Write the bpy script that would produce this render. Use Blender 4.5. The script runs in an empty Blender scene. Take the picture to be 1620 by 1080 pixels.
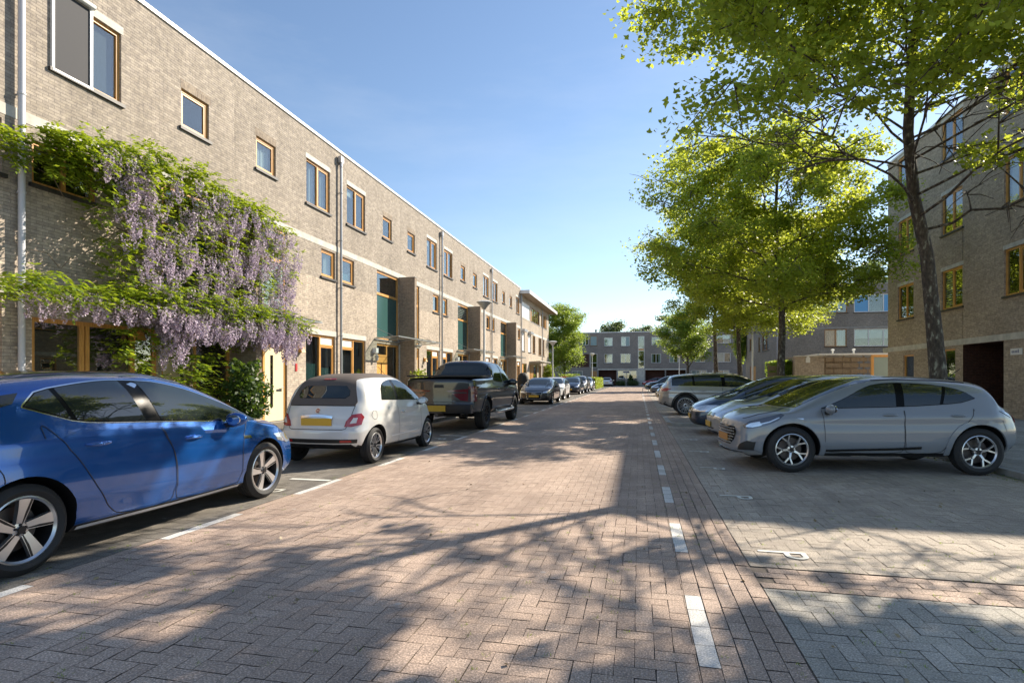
import bpy, bmesh, math, random
import numpy as np
from mathutils import Vector, Matrix
from mathutils.bvhtree import BVHTree
from mathutils.geometry import delaunay_2d_cdt

R = math.radians
SC = bpy.context.scene
COL = SC.collection
# ------------------------------------------------------------------ camera, sky, sun, exposure
cam_d = bpy.data.cameras.new('camera')
cam = bpy.data.objects.new('camera', cam_d)
COL.objects.link(cam)
cam.location = (0, 0, 1.42)
cam.rotation_euler = (R(90), 0, R(12.8))
cam_d.sensor_width = 36
cam_d.lens = 19.6
cam_d.shift_y = 57 / 1620
cam_d.clip_start = 0.05
cam_d.clip_end = 3000
SC.camera = cam

SUN_EL = R(32.3)
SUN_AZ = R(40.6)              # clockwise from +Y
w = bpy.data.worlds.new('World')
SC.world = w
w.use_nodes = True
nt = w.node_tree
bg = nt.nodes['Background']
sky = nt.nodes.new('ShaderNodeTexSky')
sky.sky_type = 'NISHITA'
sky.sun_disc = False
sky.sun_elevation = SUN_EL
sky.sun_rotation = SUN_AZ
sky.altitude = 0
sky.air_density = 1.0
sky.dust_density = 0.15
sky.ozone_density = 3.0
# thin cirrus veil mixed into the sky colour
tcw = nt.nodes.new('ShaderNodeTexCoord'); mpw = nt.nodes.new('ShaderNodeMapping'); mpw.inputs['Scale'].default_value = (1.2, 2.2, 5.5); mpw.inputs['Rotation'].default_value = (0, R(18), R(25))
nzw = nt.nodes.new('ShaderNodeTexNoise'); nzw.inputs['Scale'].default_value = 1.6; nzw.inputs['Detail'].default_value = 7; nzw.inputs['Roughness'].default_value = .6
crw = nt.nodes.new('ShaderNodeValToRGB'); crw.color_ramp.elements[0].position = .42; crw.color_ramp.elements[0].color = (0, 0, 0, 1); crw.color_ramp.elements[1].position = .80; crw.color_ramp.elements[1].color = (.15, .15, .15, 1)
mxw = nt.nodes.new('ShaderNodeMix'); mxw.data_type = 'RGBA'; mxw.inputs[7].default_value = (5.2, 5.6, 6.2, 1)
nt.links.new(tcw.outputs['Generated'], mpw.inputs[0]); nt.links.new(mpw.outputs[0], nzw.inputs[0]); nt.links.new(nzw.outputs[0], crw.inputs[0])
nt.links.new(crw.outputs[0], mxw.inputs[0]); nt.links.new(sky.outputs[0], mxw.inputs[6]); nt.links.new(mxw.outputs[2], bg.inputs[0])
bg.inputs[1].default_value = 0.108

sd = bpy.data.lights.new('sun', 'SUN')
sd.energy = 5.0
sd.angle = R(0.45)
sd.color = (1.0, 0.93, 0.82)
sun = bpy.data.objects.new('sun', sd)
COL.objects.link(sun)
sdir = Vector((math.sin(SUN_AZ) * math.cos(SUN_EL), math.cos(SUN_AZ) * math.cos(SUN_EL), math.sin(SUN_EL)))
sun.rotation_euler = sdir.to_track_quat('Z', 'Y').to_euler()
sun.location = sdir * 60

SC.view_settings.view_transform = 'Standard'
SC.view_settings.look = 'None'
SC.view_settings.exposure = 0.93
SC.view_settings.gamma = 1.0
SC.view_settings.use_white_balance = True
SC.view_settings.white_balance_temperature = 7000
SC.view_settings.white_balance_tint = 10

# ------------------------------------------------------------------ helpers
def tag(o, label=None, cat=None, group=None, kind=None):
    if label: o['label'] = label
    if cat: o['category'] = cat
    if group: o['group'] = group
    if kind: o['kind'] = kind
    return o

def empty(name, loc=(0, 0, 0), rz=0.0, label=None, cat=None, group=None):
    o = bpy.data.objects.new(name, None)
    o.empty_display_size = 0.2
    o.location = loc
    o.rotation_euler = (0, 0, rz)
    COL.objects.link(o)
    return tag(o, label, cat, group)

def link(name, me, mats, parent=None, smooth=False, sharp=None):
    for m in (mats if isinstance(mats, (list, tuple)) else [mats]):
        me.materials.append(m)
    o = bpy.data.objects.new(name, me)
    COL.objects.link(o)
    if parent: o.parent = parent
    if smooth:
        me.polygons.foreach_set('use_smooth', [True] * len(me.polygons))
        if sharp is not None: me.set_sharp_from_angle(angle=R(sharp))
    return o

class MB:
    """collects geometry for ONE mesh; box-mapped UVs in metres"""
    def __init__(s): s.v = []; s.f = []; s.m = []
    def add(s, vs, fs, m=0):
        b = len(s.v); s.v += [tuple(p) for p in vs]
        for f in fs: s.f.append([b + i for i in f]); s.m.append(m)
    def quad(s, a, b, c, d, m=0): s.add([a, b, c, d], [(0, 1, 2, 3)], m)
    def box(s, x0, x1, y0, y1, z0, z1, m=0):
        vs = [(x, y, z) for z in (z0, z1) for y in (y0, y1) for x in (x0, x1)]
        s.add(vs, [(0, 2, 3, 1), (4, 5, 7, 6), (0, 1, 5, 4), (2, 6, 7, 3), (0, 4, 6, 2), (1, 3, 7, 5)], m)
    def obox(s, c, ax, ay, az, m=0):      # oriented box: centre and three half-axis vectors
        c, ax, ay, az = map(Vector, (c, ax, ay, az))
        vs = [c + i * ax + j * ay + k * az for k in (-1, 1) for j in (-1, 1) for i in (-1, 1)]
        s.add(vs, [(0, 2, 3, 1), (4, 5, 7, 6), (0, 1, 5, 4), (2, 6, 7, 3), (0, 4, 6, 2), (1, 3, 7, 5)], m)
    def prism(s, pts, d, m=0):            # planar polygon extruded by vector d
        n = len(pts); d = Vector(d)
        vs = [Vector(p) for p in pts] + [Vector(p) + d for p in pts]
        s.add(vs, [tuple(range(n))[::-1], tuple(range(n, 2 * n))] + [(i, (i + 1) % n, n + (i + 1) % n, n + i) for i in range(n)], m)
    def tube(s, path, rad, seg=10, m=0, cap=True, jit=0.0, rnd=None):
        path = [Vector(p) for p in path]; n = len(path)
        if not isinstance(rad, (list, tuple)): rad = [rad] * n
        ref = None; rings = []
        for i, p in enumerate(path):
            t = (path[min(i + 1, n - 1)] - path[max(i - 1, 0)]).normalized()
            if ref is None:
                ref = Vector((1, 0, 0)) if abs(t.x) < .8 else Vector((0, 1, 0))
            a = (ref - ref.dot(t) * t)
            if a.length < 1e-4: a = t.orthogonal()
            a.normalize(); b = t.cross(a); ref = a
            ring = []
            for k in range(seg):
                th = 2 * math.pi * k / seg
                rr = rad[i] * (1 + (rnd.uniform(-jit, jit) if jit else 0))
                ring.append(p + (a * math.cos(th) + b * math.sin(th)) * rr)
            rings.append(ring)
        vs = [q for r in rings for q in r]
        fs = [(i * seg + k, i * seg + (k + 1) % seg, (i + 1) * seg + (k + 1) % seg, (i + 1) * seg + k) for i in range(n - 1) for k in range(seg)]
        if cap: fs += [tuple(range(seg))[::-1], tuple(range((n - 1) * seg, n * seg))]
        s.add(vs, fs, m)
    def lathe(s, prof, seg=24, axis='z', o=(0, 0, 0), m=0, closed=False):
        o = Vector(o); vs = []; n = len(prof)
        for r, h in prof:
            for k in range(seg):
                th = 2 * math.pi * k / seg
                if axis == 'z': q = Vector((r * math.cos(th), r * math.sin(th), h))
                else: q = Vector((r * math.cos(th), h, r * math.sin(th)))
                vs.append(o + q)
        rng = n if closed else n - 1
        fs = []
        for i in range(rng):
            j = (i + 1) % n
            for k in range(seg):
                k2 = (k + 1) % seg
                f = (i * seg + k, i * seg + k2, j * seg + k2, j * seg + k)
                fs.append(f if axis == 'z' else f[::-1])
        s.add(vs, fs, m)
    def build(s, name, mats, parent=None, smooth=False, sharp=35):
        me = bpy.data.meshes.new(name)
        me.from_pydata(s.v, [], s.f)
        me.polygons.foreach_set('material_index', s.m)
        box_uv(me)
        me.validate()
        return link(name, me, mats, parent, smooth, sharp)

def box_uv(me):
    n = len(me.loops)
    if not n: return
    co = np.empty(len(me.vertices) * 3); me.vertices.foreach_get('co', co); co = co.reshape(-1, 3)
    li = np.empty(n, dtype=np.int64); me.loops.foreach_get('vertex_index', li)
    pn = np.empty(len(me.polygons) * 3); me.polygons.foreach_get('normal', pn); pn = np.abs(pn.reshape(-1, 3))
    lt = np.empty(len(me.polygons), dtype=np.int64); me.polygons.foreach_get('loop_total', lt)
    ax = np.repeat(np.argmax(pn, 1), lt)
    c = co[li]; uv = np.empty((n, 2))
    uv[:, 0] = np.where(ax == 0, c[:, 1], c[:, 0])
    uv[:, 1] = np.where(ax == 2, c[:, 1], c[:, 2])
    l = me.uv_layers.new(name='uv'); l.data.foreach_set('uv', uv.ravel())

def np_mesh(name, V, nper, mats, parent=None, F=None):
    """V: (N*nper,3) vertices, every consecutive nper vertices one face"""
    me = bpy.data.meshes.new(name)
    nv = len(V); nf = nv // nper
    me.vertices.add(nv); me.vertices.foreach_set('co', np.asarray(V, dtype=np.float32).ravel())
    me.loops.add(nv); me.loops.foreach_set('vertex_index', np.arange(nv, dtype=np.int32))
    me.polygons.add(nf); me.polygons.foreach_set('loop_start', np.arange(0, nv, nper, dtype=np.int32))
    me.update(calc_edges=True)
    return link(name, me, mats, parent)

def copy_tree(o, parent=None):
    c = o.copy(); COL.objects.link(c)
    if parent: c.parent = parent
    for ch in [q for q in bpy.data.objects if q.parent == o]: copy_tree(ch, c)
    return c

# ------------------------------------------------------------------ materials
MT = {}
def mat(name, col=(.5, .5, .5), rough=.6, metal=0, coat=0, spec=.5, emit=None, ior=1.5):
    if name in MT: return MT[name]
    m = bpy.data.materials.new(name); m.use_nodes = True
    b = m.node_tree.nodes['Principled BSDF']
    b.inputs['Base Color'].default_value = (*col, 1)
    b.inputs['Roughness'].default_value = rough
    b.inputs['Metallic'].default_value = metal
    b.inputs['Coat Weight'].default_value = coat
    b.inputs['Coat Roughness'].default_value = .03
    b.inputs['Specular IOR Level'].default_value = spec
    b.inputs['IOR'].default_value = ior
    MT[name] = m; return m

class NT:
    def __init__(s, m): s.t = m.node_tree; s.b = s.t.nodes['Principled BSDF']
    def n(s, typ, **kw):
        nd = s.t.nodes.new(typ)
        for k, v in kw.items():
            if k in nd.inputs and not hasattr(nd, k): nd.inputs[k].default_value = v
            else:
                try: setattr(nd, k, v)
                except Exception: nd.inputs[k].default_value = v
        return nd
    def l(s, a, b): s.t.links.new(a, b)
    def noise(s, vec, scale, detail=3, rough=.55):
        nd = s.t.nodes.new('ShaderNodeTexNoise')
        nd.inputs['Scale'].default_value = scale; nd.inputs['Detail'].default_value = detail; nd.inputs['Roughness'].default_value = rough
        if vec is not None: s.l(vec, nd.inputs['Vector'])
        return nd.outputs[0]
    def ramp(s, fac, stops):
        nd = s.t.nodes.new('ShaderNodeValToRGB'); el = nd.color_ramp.elements
        while len(el) < len(stops): el.new(.5)
        for e, (p, c) in zip(el, stops):
            e.position = p; e.color = (*c, 1) if len(c) == 3 else c
        s.l(fac, nd.inputs[0]); return nd.outputs[0]
    def mix(s, fac, a, b, mode='MIX'):
        nd = s.t.nodes.new('ShaderNodeMix'); nd.data_type = 'RGBA'; nd.blend_type = mode
        for sock, v in ((nd.inputs[0], fac), (nd.inputs[6], a), (nd.inputs[7], b)):
            if hasattr(v, 'links'): s.l(v, sock)
            elif isinstance(v, (int, float)): sock.default_value = v
            else: sock.default_value = (*v, 1)
        return nd.outputs[2]
    def math(s, op, a, b=0.0):
        nd = s.t.nodes.new('ShaderNodeMath'); nd.operation = op
        for sock, v in ((nd.inputs[0], a), (nd.inputs[1], b)):
            if hasattr(v, 'links'): s.l(v, sock)
            else: sock.default_value = v
        return nd.outputs[0]
    def bump(s, h, strength=.3, dist=.01):
        nd = s.t.nodes.new('ShaderNodeBump'); nd.inputs['Strength'].default_value = strength; nd.inputs['Distance'].default_value = dist
        s.l(h, nd.inputs['Height']); s.l(nd.outputs[0], s.b.inputs['Normal'])
    def obj(s):
        return s.t.nodes.new('ShaderNodeTexCoord').outputs['Object']
    def uv(s):
        return s.t.nodes.new('ShaderNodeTexCoord').outputs['UV']
    def geo(s): return s.t.nodes.new('ShaderNodeNewGeometry')

def brick_mat(name, c1, c2, mortar, upper=None, zline=4.77, bw=.21, rh=.0595, patch=(1.12, .82)):
    if name in MT: return MT[name]
    m = mat(name, c1, .85); t = NT(m)
    uv = t.uv()
    br = t.t.nodes.new('ShaderNodeTexBrick')
    t.l(uv, br.inputs['Vector'])
    br.inputs['Scale'].default_value = 1
    br.inputs['Brick Width'].default_value = bw; br.inputs['Row Height'].default_value = rh
    br.inputs['Mortar Size'].default_value = .006; br.inputs['Mortar Smooth'].default_value = .15
    br.inputs['Color1'].default_value = (*c1, 1); br.inputs['Color2'].default_value = (*c2, 1)
    br.inputs['Mortar'].default_value = (*mortar, 1); br.inputs['Bias'].default_value = 0
    col = br.outputs[0]
    wear = t.noise(uv, .55, 5, .6)
    col = t.mix(1.0, col, t.ramp(wear, [(.3, (patch[1],) * 3), (.7, (patch[0],) * 3)]), 'MULTIPLY')
    pb = t.noise(uv, 9, 2)
    col = t.mix(1.0, col, t.ramp(pb, [(.3, (.78, .77, .78)), (.7, (1.2, 1.18, 1.12))]), 'MULTIPLY')
    fine = t.noise(uv, 60, 2)
    col = t.mix(1.0, col, t.ramp(fine, [(.3, (.86,) * 3), (.7, (1.1,) * 3)]), 'MULTIPLY')
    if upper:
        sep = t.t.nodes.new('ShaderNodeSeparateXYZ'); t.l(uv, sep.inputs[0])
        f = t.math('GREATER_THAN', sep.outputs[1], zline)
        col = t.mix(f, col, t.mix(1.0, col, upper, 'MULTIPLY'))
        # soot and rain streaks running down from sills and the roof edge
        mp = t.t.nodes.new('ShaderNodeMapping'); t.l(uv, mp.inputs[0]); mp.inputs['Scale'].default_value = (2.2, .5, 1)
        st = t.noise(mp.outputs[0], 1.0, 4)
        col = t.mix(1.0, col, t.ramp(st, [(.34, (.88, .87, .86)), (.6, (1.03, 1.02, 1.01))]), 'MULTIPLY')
    t.l(col, t.b.inputs['Base Color'])
    t.b.inputs['Specular IOR Level'].default_value = .25
    h = t.math('SUBTRACT', t.math('MULTIPLY', fine, .35), br.outputs[1])
    t.bump(h, .7, .006)
    return m

def glass_mat(name, tint=(.30, .36, .36), refl=1.0, r0=.10):
    if name in MT: return MT[name]
    m = bpy.data.materials.new(name); m.use_nodes = True; MT[name] = m
    t = m.node_tree; t.nodes.remove(t.nodes['Principled BSDF']); out = t.nodes['Material Output']
    tr = t.nodes.new('ShaderNodeBsdfTransparent'); tr.inputs[0].default_value = (*tint, 1)
    gl = t.nodes.new('ShaderNodeBsdfGlossy'); gl.inputs['Roughness'].default_value = .01; gl.inputs[0].default_value = (refl, refl, refl, 1)
    lw = t.nodes.new('ShaderNodeLayerWeight'); lw.inputs[0].default_value = .5
    pw = t.nodes.new('ShaderNodeMath'); pw.operation = 'POWER'; pw.inputs[1].default_value = 5; t.links.new(lw.outputs['Facing'], pw.inputs[0])
    ma = t.nodes.new('ShaderNodeMath'); ma.operation = 'MULTIPLY_ADD'; ma.inputs[1].default_value = 1 - r0; ma.inputs[2].default_value = r0; t.links.new(pw.outputs[0], ma.inputs[0])
    mx = t.nodes.new('ShaderNodeMixShader')
    t.links.new(ma.outputs[0], mx.inputs[0]); t.links.new(tr.outputs[0], mx.inputs[1]); t.links.new(gl.outputs[0], mx.inputs[2])
    t.links.new(mx.outputs[0], out.inputs[0])
    return m

def leaf_mat(name, c1, c2, t1, tw=.5, rough=.45):
    if name in MT: return MT[name]
    m = mat(name, c1, rough); t = NT(m)
    g = t.geo(); ri = g.outputs['Random Per Island']
    col = t.ramp(ri, [(0, c1), (.6, tuple((a + b) / 2 for a, b in zip(c1, c2))), (1, c2)])
    t.l(col, t.b.inputs['Base Color'])
    tl = t.t.nodes.new('ShaderNodeBsdfTranslucent')
    tc = t.mix(1.0, t.ramp(ri, [(0, tuple(v * .7 for v in t1)), (1, t1)]), (1, 1, 1), 'MULTIPLY')
    t.l(tc, tl.inputs[0])
    mx = t.t.nodes.new('ShaderNodeMixShader'); mx.inputs[0].default_value = tw
    out = t.t.nodes['Material Output']
    t.l(t.b.outputs[0], mx.inputs[1]); t.l(tl.outputs[0], mx.inputs[2]); t.l(mx.outputs[0], out.inputs[0])
    return m

def paver_mat(name, cols, speck=.5, stain=(1.1, .82), rough=.85):
    m = mat(name, cols[0], rough); t = NT(m)
    g = t.geo(); ri = g.outputs['Random Per Island']; o = t.obj()
    n = len(cols)
    col = t.ramp(ri, [(i / (n - 1), c) for i, c in enumerate(cols)])
    sp = t.noise(o, 95, 2, .7)
    col = t.mix(1.0, col, t.ramp(sp, [(.34, (.66, .65, .64)), (.5, (1, 1, 1)), (.62, (1.15 + speck * .5, 1.12 + speck * .5, 1.1 + speck * .5)), (.72, (1.5 + speck, 1.45 + speck, 1.4 + speck))]), 'MULTIPLY')
    st = t.noise(o, .7, 4, .6)
    col = t.mix(1.0, col, t.ramp(st, [(.3, (stain[1],) * 3), (.7, (stain[0],) * 3)]), 'MULTIPLY')
    mp = t.t.nodes.new('ShaderNodeMapping'); t.l(o, mp.inputs[0]); mp.inputs['Scale'].default_value = (1.6, .16, 1)
    col = t.mix(1.0, col, t.ramp(t.noise(mp.outputs[0], 1.3, 4, .6), [(.35, (.84, .83, .83)), (.62, (1.07, 1.06, 1.05))]), 'MULTIPLY')   # worn wheel tracks along the street
    vr = t.t.nodes.new('ShaderNodeTexVoronoi'); vr.inputs['Scale'].default_value = 2.3; t.l(o, vr.inputs['Vector'])
    col = t.mix(t.ramp(vr.outputs[0], [(.035, (.5, .5, .5)), (.06, (0, 0, 0))]), col, (.5, .47, .44))   # old gum and lime spots
    t.l(col, t.b.inputs['Base Color']); t.b.inputs['Specular IOR Level'].default_value = .3
    t.bump(sp, .5, .003)
    return m

M = {}
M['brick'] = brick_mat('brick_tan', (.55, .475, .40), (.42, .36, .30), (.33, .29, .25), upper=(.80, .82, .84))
M['brick_r'] = brick_mat('brick_brown', (.52, .43, .34), (.38, .315, .25), (.31, .265, .22))
M['brick_fin'] = brick_mat('brick_fin', (.33, .265, .205), (.27, .21, .16), (.38, .33, .28))
M['brick_grey'] = brick_mat('brick_grey', (.28, .25, .23), (.22, .198, .185), (.30, .275, .255))
M['brick_g2'] = brick_mat('brick_grey_warm', (.31, .285, .255), (.25, .23, .21), (.33, .31, .28))
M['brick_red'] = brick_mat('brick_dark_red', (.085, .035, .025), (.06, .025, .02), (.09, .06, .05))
def stone(name, c, sc=3, rough=.8):
    m = mat(name, c, rough); t = NT(m); o = t.obj()
    n1 = t.noise(o, sc, 5, .65)
    col = t.mix(1.0, c, t.ramp(n1, [(.3, (.72, .72, .71)), (.65, (1.1, 1.1, 1.08))]), 'MULTIPLY')
    t.l(col, t.b.inputs['Base Color']); t.bump(t.noise(o, 60, 2), .3, .004); return m
M['conc'] = stone('concrete_band', (.56, .54, .49))
M['conc_d'] = stone('concrete_dark', (.36, .35, .33))
M['sill'] = stone('dark_sill', (.045, .04, .038), 6, .5)
M['coping'] = mat('white_coping', (.75, .76, .76), .4)
M['roof'] = mat('roof_felt', (.09, .09, .095), .9)
def woodm(name, c, rough=.42):
    m = mat(name, c, rough, coat=.15); t = NT(m); o = t.obj()
    mp = t.t.nodes.new('ShaderNodeMapping'); t.l(o, mp.inputs[0]); mp.inputs['Scale'].default_value = (30, 30, 2.5)
    n1 = t.noise(mp.outputs[0], 1.5, 4)
    col = t.mix(1.0, c, t.ramp(n1, [(.3, (.72, .66, .6)), (.7, (1.15, 1.15, 1.12))]), 'MULTIPLY')
    t.l(col, t.b.inputs['Base Color']); return m
M['wood'] = woodm('varnished_timber', (.68, .35, .10))
M['wood_r'] = woodm('brown_timber', (.40, .21, .075))
M['wood_old'] = woodm('weathered_timber', (.27, .21, .15), .8)
M['door_cream'] = mat('cream_paint', (.78, .66, .45), .4)
M['door_or'] = mat('honey_paint', (.70, .36, .10), .35)
M['white'] = mat('white_paint', (.78, .78, .76), .35)
M['white_pl'] = mat('white_panel', (.74, .74, .73), .45)
M['zinc'] = mat('zinc_pipe', (.42, .42, .43), .38, .6)
M['pipe_w'] = mat('pale_pipe', (.55, .56, .60), .35)
M['black'] = mat('black_plastic', (.012, .012, .013), .45)
M['blackg'] = mat('gloss_black', (.008, .008, .009), .12, coat=.5)
M['pillar'] = mat('satin_black', (.004, .004, .004), .22, spec=.15)
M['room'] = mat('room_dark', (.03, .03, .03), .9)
M['curtain'] = mat('curtain', (.62, .62, .60), .9)
M['shade'] = mat('roller_blind', (.035, .036, .042), .75)
M['teal'] = mat('frosted_film', (.035, .10, .095), .25)
M['tealp'] = mat('pale_film', (.24, .34, .35), .25)
M['glass'] = glass_mat('window_glass', (.78, .84, .84), r0=.13)
M['glass_c'] = glass_mat('canopy_glass', (.80, .86, .84), r0=.06)
M['chrome'] = mat('chrome', (.75, .75, .76), .12, 1)
M['rub'] = mat('tyre_rubber', (.018, .018, .019), .75)
M['alloy'] = mat('alloy_silver', (.62, .63, .65), .28, .9)
M['alloy_d'] = mat('alloy_dark', (.03, .03, .033), .35, .6)
M['steel_d'] = mat('disc_steel', (.10, .085, .08), .5, .6)
M['plate'] = mat('plate_yellow', (.62, .36, .03), .45)
M['plate_o'] = mat('plate_orange', (.52, .24, .06), .45)
M['lamp_g'] = mat('lamp_grey', (.42, .43, .42), .45, .3)
M['lamp_w'] = mat('lamp_white', (.70, .70, .67), .4)
M['lens'] = mat('lamp_lens', (.70, .72, .74), .08, .75, coat=1)
M['lens_d'] = mat('lamp_lens_dark', (.10, .11, .13), .05, .5, coat=1)
M['red'] = mat('tail_red', (.33, .008, .012), .12, coat=1)
M['red_d'] = mat('tail_red_dark', (.13, .006, .01), .1, coat=1)
M['blueglass'] = mat('blue_panel', (.10, .36, .66), .3)
M['numb'] = mat('number_black', (.02, .02, .02), .5)

# ------------------------------------------------------------------ ground, paving, kerbs
def gmat(name, c, sc, lo=.75, hi=1.15):
    m = mat(name, c, .95); t = NT(m); o = t.obj()
    col = t.mix(1.0, c, t.ramp(t.noise(o, sc, 5, .65), [(.3, (lo,) * 3), (.7, (hi,) * 3)]), 'MULTIPLY')
    t.l(col, t.b.inputs['Base Color']); t.bump(t.noise(o, sc * 12, 3), .4, .01); return m
b = MB(); b.quad((-400, -200, -.03), (400, -200, -.03), (400, 600, -.03), (-400, 600, -.03))
tag(b.build('ground', gmat('earth', (.16, .145, .11), .8)), kind='structure')
SAND = gmat('joint_sand', (.19, .15, .115), 5)
b = MB(); b.box(-6.32, 5.18, -12, 96, -.05, -.007)
tag(b.build('paving_bed', SAND), kind='structure')

rs = np.random.RandomState(7)
def herring(x0, x1, y0, y1, wd=.1, gap=.0021, keep=None, seed=1):
    """90-degree herringbone blocks as separate, slightly uneven slabs, clipped to the rectangle"""
    nx = int((x1 - x0) / wd) + 3; ny = int((y1 - y0) / wd) + 3
    i, j = np.meshgrid(np.arange(-1, nx), np.arange(-1, ny), indexing='ij')
    i = i.ravel(); j = j.ravel(); k = (i - j) % 4
    h = k == 0; v = k == 2
    X0 = np.concatenate([i[h], i[v]]); X1 = np.concatenate([i[h] + 2, i[v] + 1])
    Y0 = np.concatenate([j[h], j[v] - 1]); Y1 = np.concatenate([j[h] + 1, j[v] + 1])
    X0 = np.clip(x0 + X0 * wd, x0, x1); X1 = np.clip(x0 + X1 * wd, x0, x1)
    Y0 = np.clip(y0 + Y0 * wd, y0, y1); Y1 = np.clip(y0 + Y1 * wd, y0, y1)
    return slabs(X0, X1, Y0, Y1, gap, seed, keep)
def slabs(X0, X1, Y0, Y1, gap=.0035, seed=1, keep=None, tilt=.0016):
    r = np.random.RandomState(seed)
    X0 = X0 + gap; X1 = X1 - gap; Y0 = Y0 + gap; Y1 = Y1 - gap
    ok = (X1 - X0 > .004) & (Y1 - Y0 > .004)
    if keep is not None: ok &= keep((X0 + X1) / 2, (Y0 + Y1) / 2)
    X0, X1, Y0, Y1 = X0[ok], X1[ok], Y0[ok], Y1[ok]
    n = len(X0); z = r.normal(0, tilt * .4, n)[:, None] + r.normal(0, tilt * .3, (n, 4))
    jx = r.normal(0, .0012, (n, 4)); jy = r.normal(0, .0012, (n, 4))
    V = np.empty((n, 4, 3))
    V[:, :, 0] = np.stack([X0, X1, X1, X0], 1) + jx
    V[:, :, 1] = np.stack([Y0, Y0, Y1, Y1], 1) + jy
    V[:, :, 2] = z
    return V.reshape(-1, 3)
def rows(xs, wd, y0, y1, ln=.21, seed=3, skip=None):
    X0 = []; X1 = []; Y0 = []; Y1 = []
    for c, x in enumerate(xs):
        y = np.arange(y0 + (ln / 2 if c % 2 else 0), y1, ln)
        X0.append(np.full(len(y), x)); X1.append(np.full(len(y), x + wd)); Y0.append(y); Y1.append(y + ln)
    return slabs(*map(np.concatenate, (X0, X1, Y0, Y1)), seed=seed, keep=skip)

PV_RED = paver_mat('pavers_red', [(.40, .305, .245), (.365, .275, .22), (.435, .335, .27), (.385, .295, .24)], .65)
PV_GREY = paver_mat('pavers_grey', [(.40, .375, .325), (.345, .325, .285), (.44, .41, .36), (.38, .36, .315)], .3)
PV_PARK = paver_mat('pavers_parking', [(.40, .35, .29), (.36, .31, .26), (.435, .38, .315), (.385, .335, .28)], .4)
PV_BAY = paver_mat('pavers_bay', [(.215, .20, .175), (.18, .165, .145), (.25, .23, .20)], .3)
PV_WHITE = paver_mat('pavers_white', [(.62, .61, .58), (.70, .69, .66), (.56, .55, .52)], .1)

# left bay line and right dashed line as white blocks set into the paving
L_SEG = [(-6, -3.2), (-1.9, -.9), (.1, 1.0), (1.95, 2.99), (4.1, 5.05), (6.05, 7.06), (8.3, 9.2), (10.2, 10.9)] + [(12.1 + 1.95 * i, 12.95 + 1.95 * i) for i in range(30)]
R_SEG = [(2.88 + 1.85 * i, 3.81 + 1.85 * i) for i in range(-4, 30)]
def in_seg(y, segs):
    r = np.zeros(len(y), bool)
    for a, c in segs: r |= (y > a) & (y < c)
    return r
tag(np_mesh('road', herring(-4.02, .29, -8, 84, seed=11), 4, PV_RED), kind='structure')
def line_course(x, wd, segs, y0, y1, white, seed):
    """one course of blocks: whole blocks inside each marked stretch and between them"""
    cuts = [y0]; kinds = []
    for a, c in segs:
        if c <= y0 or a >= y1: continue
        if a > cuts[-1]: kinds.append(False); cuts.append(a)
        kinds.append(True); cuts.append(c)
    if cuts[-1] < y1: kinds.append(False); cuts.append(y1)
    Y0 = []; Y1 = []
    for (a, c), k in zip(zip(cuts, cuts[1:]), kinds):
        if k != white: continue
        n = max(1, round((c - a) / .232)); e = np.linspace(a, c, n + 1); Y0 += list(e[:-1]); Y1 += list(e[1:])
    Y0 = np.array(Y0); Y1 = np.array(Y1); return slabs(np.full(len(Y0), x), np.full(len(Y0), x + wd), Y0, Y1, .0024, seed)
tag(np_mesh('road_edge_course', np.concatenate([line_course(.29, .105, R_SEG, -8, 84, False, 4), rows([.395, .50, .605, .71], .105, -8, 84, seed=5), line_course(-4.125, .105, L_SEG, -8, 84, False, 6)]), 4, PV_RED), kind='structure')
tag(np_mesh('lane_markings', np.concatenate([line_course(.29, .105, R_SEG, -8, 84, True, 8), line_course(-4.125, .105, L_SEG, -8, 84, True, 9)]), 4, PV_WHITE), kind='structure')
bay = herring(-6.3, -4.13, -8, 84, seed=12)
tag(np_mesh('parking_bay', bay, 4, PV_BAY), kind='structure')
tag(np_mesh('parking_court', herring(.82, 5.16, 4.5, 84, seed=13), 4, PV_PARK), kind='structure')
bd = [(x, x + .21, y, y + .105) for k, y in enumerate((4.06, 4.165, 4.27, 4.375)) for x in np.arange(.82 + .105 * (k % 2), 5.0, .21)]
tag(np_mesh('parking_court_border', slabs(*[np.array(a) for a in zip(*bd)], seed=15), 4, PV_RED), kind='structure')
tag(np_mesh('grey_paving', herring(.82, 5.16, -8, 4.05, seed=14), 4, PV_GREY), kind='structure')

# bay dividers and P marks (painted blocks)
b = MB()
def strip(x0, x1, y0, y1, z=.0065): b.quad((x0, y0, z), (x1, y0, z), (x1, y1, z), (x0, y1, z))
for yy in (.9, 6.88, 12.9, 18.9, 25.0, 31.0, 37.0):
    strip(-4.75, -4.14, yy, yy + .09); strip(-5.6, -5.1, yy, yy + .09)
def letterP(cx, cy, s=.36, t=.042, mir=False, z=.0065):
    # letter stands with its top towards +X, read from the road; bowl towards the camera side
    def q(u0, u1, v0, v1): b.quad((cx + u0, cy - v1, z), (cx + u1, cy - v1, z), (cx + u1, cy - v0, z), (cx + u0, cy - v0, z))
    q(-s / 2, s / 2, 0, t)
    r0, r1 = .04, .04 + t; bx = s / 2 - .085
    q(bx - .085 + .0, bx - .085 + t, t, .11); q(s / 2 - t, s / 2, t, .11)
    n = 8
    for i in range(n):
        a0 = math.pi * i / n; a1 = math.pi * (i + 1) / n
        def pt(r, a): return (cx + bx - r * math.cos(a), cy - .11 - r * .9 * math.sin(a), z)
        b.quad(pt(.085, a0), pt(.085 - t, a0), pt(.085 - t, a1), pt(.085, a1))
for yy in (-1.7, .5, 2.7): pass
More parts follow.
